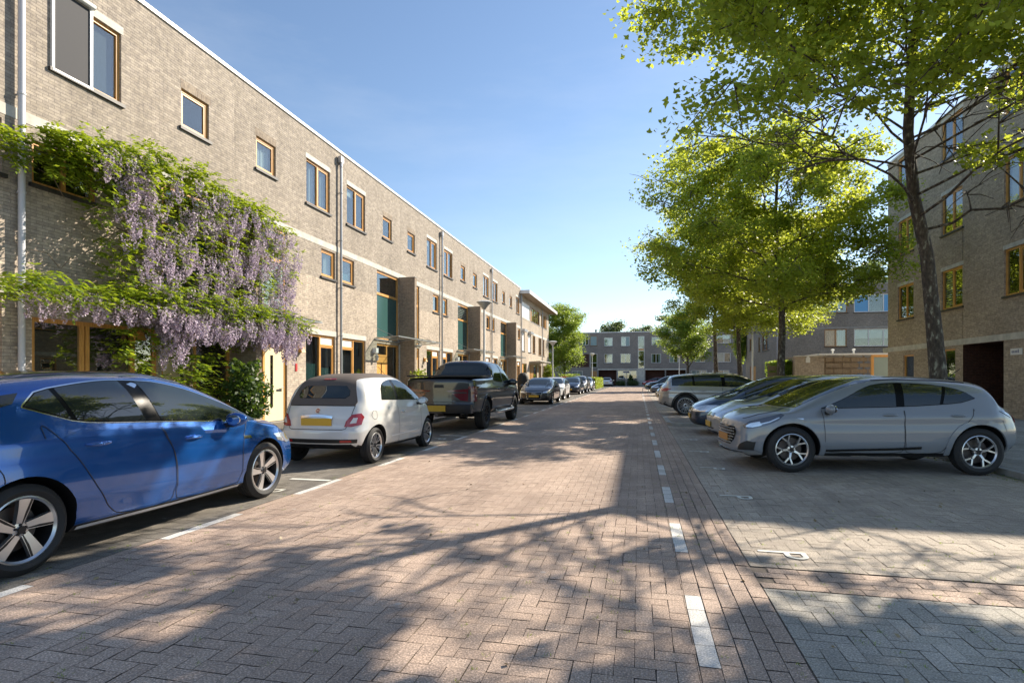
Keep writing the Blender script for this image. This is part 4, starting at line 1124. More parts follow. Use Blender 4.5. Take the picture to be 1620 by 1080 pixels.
    def slice(s, poly, xa, xb, la=0, lb=0):
        """part of an x-monotone outline between two slanted pillars"""
        n = len(poly) // 2; lo = poly[:n]; up = poly[n:][::-1]
        def at(L, x):
            if x <= L[0][0]: return L[0]
            if x >= L[-1][0]: return L[-1]
            for a, c in zip(L, L[1:]):
                if a[0] <= x <= c[0]: t = (x - a[0]) / (c[0] - a[0] + 1e-9); return (x, a[1] + (c[1] - a[1]) * t)
        r = [at(lo, xa)] + [p for p in lo if xa < p[0] < xb] + [at(lo, xb)]
        u = [at(up, xa + la)] + [p for p in up if xa + la < p[0] < xb + lb] + [at(up, xb + lb)]
        out = r + u[::-1]; o2 = []
        for p in out:
            if not o2 or math.hypot(p[0] - o2[-1][0], p[1] - o2[-1][1]) > .004: o2.append(p)
        return o2
    def shrink(s, poly, d):
        # inward offset of a simple outline
        n = len(poly); A = sum(poly[i][0] * poly[(i + 1) % n][1] - poly[(i + 1) % n][0] * poly[i][1] for i in range(n)); sg = 1 if A > 0 else -1
        out = []
        for i in range(n):
            a, p, c = poly[i - 1], poly[i], poly[(i + 1) % n]
            d1 = (p[0] - a[0], p[1] - a[1]); d2 = (c[0] - p[0], c[1] - p[1]); l1 = math.hypot(*d1) or 1e-9; l2 = math.hypot(*d2) or 1e-9
            n1 = (-d1[1] / l1 * sg, d1[0] / l1 * sg); n2 = (-d2[1] / l2 * sg, d2[0] / l2 * sg)
            m = (n1[0] + n2[0], n1[1] + n2[1]); L = m[0] ** 2 + m[1] ** 2
            k = min(2 / max(L, .4), 2.2)
            out.append((p[0] + m[0] * k * d * .5 * 1, p[1] + m[1] * k * d * .5))
        return out
    def halfw(s, z, x):
        zl = s.f['belt'](x); h = max(z - zl, 0); W = s.W * s.f['plan'](x) * .945
        return W - s.tum * h
    def screen(s, xa, xb, front=True, side=.10, name='windscreen', m=None, off=.004, zlo=0, zhi=0):
        """glass over the sloping screen between x=xa (lower) and x=xb (upper)"""
        zs = [(s.f['top'](xa + (xb - xa) * i / 10), xa + (xb - xa) * i / 10) for i in range(11)]
        zs = [(z, x) for z, x in zs]; zs[0] = (zs[0][0] + zlo, zs[0][1]); zs[-1] = (zs[-1][0] - zhi, zs[-1][1])
        r = [(s.halfw(z, x) - side - .02 * (i == 10), z - .0) for i, (z, x) in enumerate(zs)]
        out = [(-y, z) for y, z in r[::-1]] + [(y, z) for y, z in r]
        o2 = []
        for p in out:
            if not o2 or math.hypot(p[0] - o2[-1][0], p[1] - o2[-1][1]) > .005: o2.append(p)
        return s.decal(name, 'F' if front else 'B', o2, m or GL, off, .06)
    def wheels(s):
        sp = s.sp; r = sp['r']; wd = sp.get('tw', .215)
        key = sp['rim']; src = None
        for xw, nm in ((sp['wb'] / 2, 'f'), (-sp['wb'] / 2, 'r')):
            for sy in (1, -1):
                if src is None:
                    src = make_wheel(r, wd, **key); src[0].parent = s.root; w_, t_ = src
                else:
                    w_ = src[0].copy(); COL.objects.link(w_); t_ = src[1].copy(); COL.objects.link(t_); t_.parent = w_
                    w_.parent = s.root
                w_.location = (xw, sy * (s.W - wd / 2 - sp.get('wi', .02)), r)
                w_.rotation_euler = (0, random.Random(xw * 7 + sy).uniform(0, 1.2), 0 if sy > 0 else math.pi)
    def mirror(s, x, z, m2=None, sc=1):
        for sy in (1, -1):
            h, n = s.dpt('L' if sy > 0 else 'R', x, z)
            y0 = abs(h.y) - .01
            bm = bmesh.new(); bmesh.ops.create_icosphere(bm, subdivisions=3, radius=1)
            for v in bm.verts:
                c = v.co; px = c.x * .085 * sc * (1 if c.x > 0 else .55); v.co = Vector((px + .02 * c.y, c.y * .11 * sc, c.z * .075 * sc * (1 - .12 * c.y)))
            for v in bm.verts: v.co = Vector((v.co.x, v.co.y * sy, v.co.z)) + Vector((x - .02, sy * (y0 + .13), z + .07))
            if sy < 0: bmesh.ops.reverse_faces(bm, faces=bm.faces)
            me = bpy.data.meshes.new('mirror'); bm.to_mesh(me); bm.free()
            mo = link('mirror', me, m2 or s.paint, s.root, True)
            b = MB(); b.obox((x - .02 + .01, sy * (y0 + .04), z + .01), (.035, 0, 0), (0, .065, .0), (0, 0, .022)); b.build('mirror_arm', M['black'], mo)
            b = MB(); 
            n = 14; ring = [(x - .055 - .0, sy * (y0 + .13 + .08 * math.cos(2 * math.pi * k / n)), z + .07 + .052 * math.sin(2 * math.pi * k / n)) for k in range(n)]
            b.prism(ring, (-.012, 0, 0)); b.build('mirror_glass', M['chrome'], mo)
    def handle(s, x, z, m=None, L=.2, which='LR', name='door_handle'):
        for wch in which:
            sy = 1 if wch == 'L' else -1; h, n = s.dpt(wch, x, z)
            b = MB(); N = 8; pth = []; rd = []
            for k in range(N + 1):
                t = k / N; xx = x - L / 2 + L * t; hh, nn = s.dpt(wch, xx, z); pth.append(hh + nn * (.008 + .022 * math.sin(math.pi * t) ** .5)); rd.append(.006 + .011 * math.sin(math.pi * t) ** .6)
            b.tube(pth, rd, 8); b.build(name, m or s.paint, s.root, True)
    def arch_trim(s, m, wd=.05, off=.012):
        sp = s.sp; ra = sp.get('ra', sp['r'] + .055)
        for xw in (sp['wb'] / 2, -sp['wb'] / 2):
            for wch in 'LR':
                out = []; N = 20; z0 = s.f['zb'](xw) + .03
                a0 = math.asin(max(-1, (z0 - sp['r']) / ra))
                for k in range(N + 1): a = a0 + (math.pi - 2 * a0) * k / N; out.append((xw + (ra + .004) * math.cos(a), sp['r'] + (ra + .004) * math.sin(a)))
                for k in range(N, -1, -1): a = a0 + (math.pi - 2 * a0) * k / N; out.append((xw + (ra + wd) * math.cos(a), sp['r'] + (ra + wd) * math.sin(a)))
                s.decal('wheel_arch_trim', wch, out, m, off, .04)
    def door(s, xa, xb, z0, z1, la=0, lb=0, which='LR', zc=None, arch=None):
        """shut lines: thin dark strips following a door outline"""
        for wch in which:
            path = [(xa + la, z1), (xa, (z0 + z1) / 2 + .1), (xa + .0, z0 + .06), (xa + .06, z0), (xb - .06, z0), (xb, z0 + .06), (xb, (z0 + z1) / 2 + .1), (xb + lb, z1)]
            if arch: path = [(xa + la, z1)] + arch + [(xb - .06, z0), (xb, z0 + .06), (xb, (z0 + z1) / 2 + .1), (xb + lb, z1)]
            for _ in range(2):                    # corner cutting
                q = [path[0]]
                for p0, p1 in zip(path, path[1:]): q += [(p0[0] * .75 + p1[0] * .25, p0[1] * .75 + p1[1] * .25), (p0[0] * .25 + p1[0] * .75, p0[1] * .25 + p1[1] * .75)]
                path = q + [path[-1]]
            s.line('door_seam', wch, path, .0065, M['black'], .0045)
    def plate(s, x, y, z, m='plate', w=.52, h=.11, rear=False, tilt=0):
        h_, n = s.dpt('B' if rear else 'F', 0, z); d = -1 if rear else 1
        b = MB(); b.obox((h_.x + d * .012, y, z), (.006, 0, 0), (0, w / 2, 0), (0, 0, h / 2)); b.build('number_plate', M[m], s.root)
    def dec(s): pass

def make_wheel(r, wd, n=5, style='double', rimr=.72, face='alloy', back='alloy_d', sw=.05, hub=.17):
    rr = r * rimr
    b = MB()
    b.lathe([(rr + .012, wd / 2 - .035), (rr + .012, wd / 2 - .02), (rr - .008, wd / 2 - .012), (rr - .022, wd / 2 - .03)], 44, 'y', m=0)
    b.lathe([(rr - .022, wd / 2 - .031), (rr - .03, wd / 2 - .07), (rr - .04, -wd / 2 + .02), (rr, -wd / 2 + .02), (rr + .011, wd / 2 - .036)], 44, 'y', m=1)
    hy = wd / 2 - .045                  # hub face
    b.lathe([(0, hy + .012), (r * hub * .45, hy + .012), (r * hub * .5, hy), (r * hub, hy - .004), (r * hub, hy - .05), (0, hy - .05)], 20, 'y', m=0)
    b.lathe([(0, hy + .016), (r * .085, hy + .016), (r * .09, hy + .01)], 14, 'y', m=1)
    R0 = r * hub * .8; R1 = rr - .012
    def bar(a0, a1, w0, w1, ra=R0, rb=R1, ya=None, yb=None, mm=0, dp=.03):
        ya = hy if ya is None else ya; yb = wd / 2 - .028 if yb is None else yb
        p0 = Vector((ra * math.cos(a0), 0, ra * math.sin(a0))); p1 = Vector((rb * math.cos(a1), 0, rb * math.sin(a1)))
        t = (p1 - p0).normalized(); q = Vector((-t.z, 0, t.x))
        vs = []
        for p, w_, y in ((p0, w0, ya), (p0 * .45 + p1 * .55, (w0 + w1) / 2, (ya + yb) / 2 + .004), (p1, w1, yb)):
            for sg, dy in ((-1, 0), (1, 0), (1.15, -dp), (-1.15, -dp)): vs.append(p + q * w_ * sg / 2 + Vector((0, y + dy, 0)))
        fs = []
        for i in (0, 4):
            for k in range(4): fs.append((i + k, i + (k + 1) % 4, i + 4 + (k + 1) % 4, i + 4 + k))
        b.add(vs, [f[::-1] for f in fs], mm)
    for k in range(n):
        a = 2 * math.pi * k / n + math.pi / 2
        if style == 'double':
            g = .17; bar(a - g * .8, a - g * 1.35, sw * .62, sw * .8); bar(a + g * .8, a + g * 1.35, sw * .62, sw * .8)
            bar(a, a, sw * .9, sw * 1.7, R0, R0 + (R1 - R0) * .62, hy - .012, hy - .01, 1)
        elif style == 'blade':
            bar(a - .05, a + .10, sw * .9, sw * 1.25); bar(a + .22, a + .27, sw * .45, sw * .8)
            bar(a + .12, a + .3, sw * .4, sw * .5, mm=1)
        elif style == 'y':
            Rm = R0 + (R1 - R0) * .45; bar(a, a, sw * .9, sw * .8, R0, Rm); bar(a, a - .26, sw * .62, sw * .62, Rm - .01, R1); bar(a, a + .26, sw * .62, sw * .62, Rm - .01, R1)
        elif style == 'split':
            bar(a - .11, a - .2, sw * .42, sw * .62); bar(a + .11, a + .2, sw * .42, sw * .62); bar(a - .24, a + .24, sw * .4, sw * .4, R1 - .02, R1 - .02)
        else: bar(a, a, sw, sw * .8)
    if n:
        for k in range(5):
            a = 2 * math.pi * k / 5 + .3; b.lathe([(0, hy + .008), (.009, hy + .008), (.01, hy)], 8, 'y', (r * hub * .66 * math.cos(a), 0, r * hub * .66 * math.sin(a)), 1)
    b.lathe([(r * .5, hy - .075), (.06, hy - .075)], 30, 'y', m=2); b.lathe([(r * .5, hy - .075), (r * .5, hy - .095)], 30, 'y', m=2)
    b.lathe([(rr - .03, -wd / 2 + .03), (0, -wd / 2 + .03)], 24, 'y', m=3)
    wh = b.build('wheel', [M[face], M[back], M['steel_d'], M['black']], None, True, 30)
    fix_normals(wh)
    b = MB(); h = wd / 2
    prof = [(rr - .004, h - .022), (rr + .012, h - .006), (rr + (r - rr) * .45, h + .004), (r - .022, h - .012), (r - .005, h - .03)]
    nr = 4
    for i in range(nr):
        y0 = h - .034 - (2 * h - .068) * i / nr; y1 = h - .034 - (2 * h - .068) * (i + 1) / nr
        prof += [(r, y0), (r, y1 + .008), (r - .007, y1 + .007), (r - .007, y1 + .001)]
    prof += [(r - .005, -h + .03), (r - .022, -h + .012), (rr, -h + .02)]
    b.lathe(prof, 48, 'y'); ty = b.build('tyre', M['rub'], wh, True, 40); fix_normals(ty)
    return wh, ty
GL = None
GL = mat('car_glass', (.014, .020, .020), .015, 0, coat=0, spec=1.0)
GLR = GL
P_BLUE = paint('paint_blue', (.003, .085, .34), .55, .24)
P_WHITE = paint('paint_pearl', (.62, .62, .60), .1, .3)
P_BLACK = paint('paint_black', (.004, .004, .005), .0, .3)
P_GREY = paint('paint_pale_grey', (.20, .218, .245), .0, .33)
P_SILVER = paint('paint_silver', (.42, .44, .45), .6, .3)
P_SILV2 = paint('paint_warm_silver', (.40, .375, .345), .5, .32)
P_NAVY = paint('paint_navy', (.02, .04, .075), .5, .28)
P_DGREEN = paint('paint_dark_green', (.015, .03, .03), .4, .3)
P_DBLUE = paint('paint_dark_blue', (.014, .022, .04), .4, .3)
P_W2 = paint('paint_white', (.72, .73, .74), 0, .3)
P_RED = paint('paint_red', (.30, .015, .012), .1, .3)
FABRIC = mat('soft_top_fabric', (.105, .085, .075), .85)

RIM5 = dict(n=5, style='blade', sw=.06, rimr=.74); RIMY = dict(n=5, style='y', sw=.034, rimr=.70); RIM10 = dict(n=7, style='split', sw=.03)
RIMB = dict(n=7, style='y', sw=.04, face='alloy_d', rimr=.64); RIMM = dict(n=10, style='split', sw=.018, rimr=.76); RIMS = dict(n=5, style='double', sw=.05)

SP = dict(
 hatch=dict(W=1.81, wb=2.66, r=.325, xr=-2.17, xf=2.20, top=[(-2.17, .90), (-2.10, .98), (-2.0, 1.07), (-1.74, 1.33), (-1.62, 1.375), (-1.3, 1.425), (-.6, 1.475), (-.1, 1.475), (.3, 1.42), (.7, 1.27), (1.0, 1.12), (1.2, 1.015), (1.32, .975), (1.7, .92), (2.0, .83), (2.14, .74), (2.2, .67)],
   belt=[(-2.17, .78), (-2.0, .92), (-1.3, .945), (-.3, .925), (.7, .895), (1.2, .84), (1.7, .76), (2.1, .64), (2.2, .58)],
   plan=[(-2.17, .80), (-1.9, .93), (-1.3, .99), (0, 1), (1.0, .99), (1.5, .965), (1.9, .90), (2.2, .78)], zb=[(-2.17, .32), (-1.9, .24), (-1.2, .2), (1.2, .19), (1.9, .2), (2.2, .24)],
   nose=[(.2, -.06), (.35, 0), (.55, 0), (.7, -.05), (.9, -.2)], tail=[(.25, -.08), (.4, 0), (.6, 0), (.8, -.04), (1.0, -.1)], crease=[(.845, .80, .022, .05), (.36, .36, .018, .06)]),
 mini=dict(W=1.63, wb=2.3, r=.295, xr=-1.72, xf=1.85, tw=.19, top=[(-1.72, .90), (-1.66, 1.0), (-1.55, 1.12), (-1.36, 1.32), (-1.2, 1.405), (-.7, 1.475), (-.1, 1.485), (.25, 1.44), (.55, 1.29), (.85, 1.09), (.98, 1.015), (1.1, .985), (1.4, .92), (1.65, .80), (1.8, .66), (1.85, .58)],
   belt=[(-1.72, .78), (-1.4, .93), (-.8, .935), (0, .92), (.8, .885), (1.2, .82), (1.6, .7), (1.85, .52)],
   plan=[(-1.72, .84), (-1.5, .94), (-1.1, .99), (0, 1), (.9, .99), (1.3, .95), (1.6, .86), (1.85, .70)], zb=[(-1.72, .30), (-1.4, .24), (1.2, .2), (1.85, .24)],
   nose=[(.2, -.05), (.4, 0), (.55, -.01), (.75, -.1), (.9, -.2)], tail=[(.25, -.05), (.4, 0), (.56, -.005), (.62, -.035), (.8, -.06), (1.0, -.10)], crease=[(.82, .80, .014, .05)], tc=.17, nc=.30, er=.11, tum=.30),
 pickup=dict(W=2.02, wb=3.57, r=.41, xr=-3.0, xf=2.8, tw=.28, ra=.49, top=[(-3.0, 1.36), (-2.93, 1.41), (-2.2, 1.43), (-1.12, 1.44), (-1.05, 1.47), (-.83, 1.86), (-.7, 1.905), (-.2, 1.94), (.4, 1.93), (.75, 1.83), (1.15, 1.56), (1.45, 1.34), (1.6, 1.29), (2.2, 1.22), (2.65, 1.12), (2.8, 1.02)],
   belt=[(-3.0, 1.24), (-1.2, 1.27), (0, 1.22), (1.2, 1.2), (2.3, 1.08), (2.8, .88)], plan=[(-3.0, .955), (-2.7, .985), (-1.8, 1), (1.8, 1), (2.4, .97), (2.8, .90)], zb=[(-3.0, .52), (-2.4, .46), (1.8, .42), (2.8, .45)],
   nose=[(.4, -.05), (.6, 0), (1.1, 0)], tail=[(.5, 0), (.68, .03), (.72, -.03), (1.4, -.05)], crease=[(1.05, 1.03, .02, .06)], nlow=6.5, tum=.24, tc=.04, nc=.12, er=.05, tl=.35),
 sedan=dict(W=1.80, wb=2.64, r=.32, xr=-2.27, xf=2.19, top=[(-2.27, .90), (-2.2, .97), (-1.75, 1.03), (-1.55, 1.09), (-1.05, 1.31), (-.6, 1.39), (0, 1.415), (.4, 1.35), (.8, 1.17), (1.1, 1.02), (1.25, .965), (1.7, .90), (2.0, .80), (2.14, .71), (2.19, .64)],
   belt=[(-2.27, .76), (-2.0, .88), (-1.3, .92), (-.3, .91), (.7, .88), (1.2, .83), (1.7, .74), (2.1, .62), (2.19, .55)], plan=[(-2.27, .80), (-2.0, .92), (-1.3, .99), (0, 1), (1.0, .99), (1.5, .965), (1.9, .90), (2.19, .80)],
   zb=[(-2.27, .32), (-1.9, .24), (1.9, .19), (2.19, .22)], nose=[(.2, -.03), (.35, 0), (.6, 0), (.75, -.05), (.9, -.15)], tail=[(.25, -.06), (.45, 0), (.9, -.03)], crease=[(.82, .78, .02, .05)]),
 cross=dict(W=1.80, wb=2.59, r=.34, xr=-2.02, xf=2.05, ra=.395, top=[(-2.02, .90), (-1.98, .98), (-1.82, 1.05), (-1.70, 1.13), (-1.46, 1.33), (-1.36, 1.36), (-1.0, 1.405), (-.5, 1.44), (-.1, 1.44), (.25, 1.385), (.7, 1.225), (1.05, 1.075), (1.2, 1.01), (1.33, .955), (1.45, .945), (1.7, .915), (1.9, .855), (2.0, .78), (2.05, .70)],
   belt=[(-2.02, .80), (-1.8, .95), (-1.3, .965), (-.4, .93), (.6, .89), (1.2, .86), (1.6, .83), (1.9, .75), (2.05, .62)], plan=[(-2.02, .80), (-1.8, .92), (-1.3, 1.0), (-.6, .985), (.6, .985), (1.3, 1.0), (1.65, .94), (2.05, .77)],
   zb=[(-2.02, .34), (-1.8, .28), (1.8, .24), (2.05, .24)], nose=[(.2, -.02), (.3, .02), (.5, 0), (.72, -.01), (.88, -.08)], tail=[(.3, -.12), (.45, -.02), (.62, 0), (.85, -.05), (1.0, -.1)], crease=[(.80, .76, .018, .07), (.40, .36, .022, .07)], nc=.24, tc=.22, sh=.06),
 suv=dict(W=1.94, wb=2.93, r=.385, xr=-2.42, xf=2.45, ra=.445, tw=.25, top=[(-2.42, 1.0), (-2.36, 1.08), (-2.2, 1.22), (-1.98, 1.45), (-1.85, 1.50), (-1.2, 1.565), (-.4, 1.60), (.2, 1.58), (.6, 1.48), (1.1, 1.2), (1.3, 1.09), (1.45, 1.05), (1.9, .99), (2.2, .90), (2.4, .80), (2.45, .72)],
   belt=[(-2.42, .88), (-2.2, 1.04), (-1.3, 1.06), (0, 1.03), (1.0, .99), (1.6, .92), (2.2, .78), (2.45, .62)], plan=[(-2.42, .82), (-2.1, .95), (-1.4, 1), (0, .99), (1.4, .99), (1.9, .94), (2.45, .80)],
   zb=[(-2.42, .42), (-2.0, .3), (1.9, .25), (2.45, .28)], nose=[(.25, -.04), (.4, 0), (.7, 0), (.9, -.1)], tail=[(.3, -.12), (.5, 0), (.8, -.01), (1.0, -.06)], crease=[(.86, .82, .022, .07), (.42, .4, .02, .06)], tc=.16))

def sp(kind, **kw):
    d = dict(SP[kind]); d.update(kw); return d

def resamp(L, n=22):
    L = sorted(L); f = pch(L); return [(L[0][0] + (L[-1][0] - L[0][0]) * i / n, f(L[0][0] + (L[-1][0] - L[0][0]) * i / n)) for i in range(n + 1)]
def glazing(c, x0, x1, pil, trim='chrome', ft=.84, fb=.05, trimw=.018, low=None, up=None):
    """side windows: gloss black surround, bright trim ring, one pane per door"""
    O = c.dlo(x0, x1, ft, fb) if low is None else resamp(low) + resamp(up)[::-1]
    for wch in 'LR':
        if trim: c.decal('window_trim', wch, c.shrink(O, -trimw), M[trim] if isinstance(trim, str) else trim, .004, .08)
        c.decal('window_surround', wch, O, M['pillar'], .0065, .08)
        xs = [min(p[0] for p in O)] + [q for p in pil for q in (p[0] - p[1] / 2, p[0] + p[1] / 2)] + [max(p[0] for p in O)]
        for i in range(0, len(xs), 2):
            la = 0 if i == 0 else -pil[i // 2 - 1][2]; lb = 0 if i == len(xs) - 2 else -pil[i // 2][2]
            q = c.shrink(c.slice(O, xs[i], xs[i + 1], la, lb), .014)
            c.decal('side_window', wch, q, GL, .010, .07)

class Hatch(Car):      # blue five-door
    def dec(s):
        glazing(s, 0, 0, [(-.93, .03, .10), (-.20, .15, .13)], 'chrome', low=[(-1.28, 1.20), (-1.1, 1.135), (-.87, 1.065), (-.25, 1.02), (.3, .985), (.74, .955), (1.17, .925)], up=[(-1.272, 1.212), (-1.2, 1.285), (-1.0, 1.335), (-.44, 1.388), (-.1, 1.375), (.14, 1.335), (.62, 1.185), (.95, 1.045), (1.165, .94)])
        for w_ in 'LR': s.decal('pillar_trim', w_, [(-1.34, 1.225), (-1.62, 1.15), (-1.68, 1.19), (-1.5, 1.27), (-1.27, 1.30)], M['blackg'], .006, .06)
        s.screen(1.17, .28); s.screen(-2.03, -1.76, False, .12, 'rear_window')
        s.door(0, .90, .245, .93, -.14, .12)
        s.door(-.9, -.01, .245, .96, -.28, -.13, arch=[(-1.20, 1.10), (-.99, .85), (-.82, .57), (-.68, .34), (-.57, .255)])
        s.handle(-.78, .885, None, .22); s.handle(.22, .825, None, .21)
        s.mirror(.72, .90)
        for w_ in 'LR':
            s.line('bonnet_seam', w_, [(1.2, .90), (1.5, .85), (1.8, .79), (2.0, .72)], .006, M['black'], .003)
            s.line('bumper_seam', w_, [(1.76, .60), (1.84, .66), (1.95, .66)], .006, M['black'], .004)
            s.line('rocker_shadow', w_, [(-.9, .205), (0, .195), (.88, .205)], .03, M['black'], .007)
        # fuel flap
        fl = [(-1.62 + .15 * math.cos(t * math.pi / 10) * (1 if True else 0), .70 + .1 * max(-1, min(1, 1.4 * math.sin(t * math.pi / 10)))) for t in range(20)]
        s.line('fuel_flap_seam', 'R', fl + fl[:1], .006, M['black'], .003)
        for w_ in 'LR':
            s.line('sill_trim', w_, [(-.93, .235), (0, .225), (.9, .232)], .028, M['pipe_w'], .006)
            s.decal('side_marker', w_, [(.93, .74), (1.06, .735), (1.05, .765), (.94, .77)], M['chrome'], .006, .03)
        hl = [(.46, .60), (.80, .60), (.87, .66), (.86, .74), (.70, .72), (.48, .67)]
        for sg in (1, -1): s.decal('headlight', 'F', [(sg * y, z) for y, z in hl], M['lens'], .008, .04)
        s.decal('grille', 'F', [(-.42, .60), (-.36, .5), (.36, .5), (.42, .60), (.40, .66), (-.40, .66)], M['blackg'], .006, .06)
        s.decal('grille', 'F', [(-.7, .25), (.7, .25), (.62, .40), (-.62, .40)], M['black'], .006, .06)
        for sg in (1, -1): s.decal('tail_light', 'B', [(sg * y, z) for y, z in [(.45, .86), (.80, .84), (.84, .95), (.78, 1.0), (.5, .95)]], M['red'], .008, .05)
        s.plate(0, 0, .55, rear=True)
        s.decal('roof_panel', 'T', [(-1.5, -.42), (.2, -.47), (.2, .47), (-1.5, .42)], M['blackg'], .004, .12)
        s.wheels()

class Mini(Car):       # white convertible seen from behind
    def dec(s):
        glazing(s, 0, 0, [(-.27, .09, -.02)], None, low=[(-.86, 1.035), (-.3, 1.015), (.3, .995), (.9, .965)], up=[(-.855, 1.06), (-.80, 1.19), (-.70, 1.285), (-.5, 1.345), (-.2, 1.375), (.05, 1.365), (.25, 1.325), (.5, 1.215), (.75, 1.075), (.895, .98)])
        s.screen(.96, .32, True, .12)
        # fabric roof folding down over the tail
        top = [(-1.30, -.44), (-1.30, .44), (-.9, .50), (-.3, .52), (.26, .50), (.30, 0), (.26, -.50), (-.3, -.52), (-.9, -.50)]
        ft = s.decal('soft_top', 'T', top, FABRIC, .010, .08)
        s.decal('soft_top_rear', 'B', [(-.585, .965), (.585, .965), (.60, 1.02), (.50, 1.30), (.43, 1.415), (-.43, 1.415), (-.50, 1.30), (-.60, 1.02)], FABRIC, .012, .06)
        rw = [(-.40, 1.075), (.40, 1.075), (.45, 1.12), (.44, 1.19), (.36, 1.265), (-.36, 1.265), (-.44, 1.19), (-.45, 1.12)]
        s.decal('rear_window', 'B', s.shrink(rw, -.012), M['blackg'], .015, .05); s.decal('rear_window', 'B', rw, GL, .018, .05)
        s.decal('brake_light', 'B', [(-.11, 1.37), (.11, 1.37), (.10, 1.39), (-.10, 1.39)], M['red'], .018, .04)
        # boot lid, chrome handle bar, plate, badge
        for w_ in (1,):
            s.line('boot_seam', 'B', [(-.585, .955), (-.56, .75), (-.50, .60), (-.45, .585), (.45, .585), (.50, .60), (.56, .75), (.585, .955)], .009, M['black'], .003)
            s.line('boot_seam', 'B', [(-.59, .958), (0, .962), (.59, .958)], .009, M['black'], .003)
        s.line('boot_handle', 'B', [(-.28, .775), (-.14, .795), (0, .80), (.14, .795), (.28, .775)], .035, M['chrome'], .022)
        b = MB(); h, n = s.dpt('B', 0, .70); b.obox((h.x - .012, 0, .705), (.006, 0, 0), (0, .27, 0), (0, 0, .058)); b.build('number_plate', M['plate'], s.root)
        h, n = s.dpt('B', 0, .88); b = MB(); b.lathe([(0, .01), (.042, .01), (.045, 0)], 20); q = b.build('badge', M['chrome'], s.root, True); q.location = h; q.rotation_euler = n.to_track_quat('Z', 'Y').to_euler()
        b = MB(); b.lathe([(0, .013), (.034, .013), (.034, .009)], 20); q2 = b.build('badge_face', mat('badge_red', (.22, .01, .02), .3), q)
        lt = MB()                      # four white uprights on the badge
        for k in range(4): lt.box(-.022 + k * .0125, -.016 + k * .0125, -.014, .014, .013, .0145)
        lt.build('badge_letters', M['chrome'], q)
        for sg in (1, -1):
            o = [(.475, .63), (.585, .63), (.70, .66), (.715, .78), (.68, .84), (.575, .82), (.50, .72)]
            t = s.decal('tail_light', 'B', [(sg * y, z) for y, z in o], M['red'], .010, .04)
            i = [(.555, .68), (.64, .69), (.65, .77), (.60, .77)]
            s.decal('tail_light_centre', 'B', [(sg * y, z) for y, z in i], P_WHITE, .014, .04, t)
            s.decal('fog_lamp', 'B', [(sg * .42, .385), (sg * .60, .39), (sg * .59, .425), (sg * .42, .42)], M['red'], .012, .04)
            s.decal('headlight', 'F', [(sg * .52 + .1 * math.cos(t_ * .52), .66 + .1 * math.sin(t_ * .52)) for t_ in range(12)], M['lens'], .006, .04)
        s.decal('bumper_strip', 'B', [(-.66, .375), (.66, .375), (.67, .435), (-.67, .435)], M['black'], .007, .05)
        s.door(-.30, .74, .25, .92, -.02, .03)
        s.handle(-.14, .80, M['chrome'], .15); s.mirror(.66, .90, M['lamp_g'], .9)
        fc = [(-1.22 + .075 * math.cos(t * .63), .80 + .075 * math.sin(t * .63)) for t in range(11)]
        s.line('fuel_flap_seam', 'R', fc, .006, M['alloy_d'], .003)
        for w_ in 'LR': s.line('side_trim', w_, [(-.62, .40), (.1, .405), (.55, .42)], .02, M['white_pl'], .010)
        s.wheels()
        b = MB(); b.tube([(.2, -.3, 1.46), (-.12, -.3, 1.62)], .004, 5); b.build('aerial', M['black'], s.root)

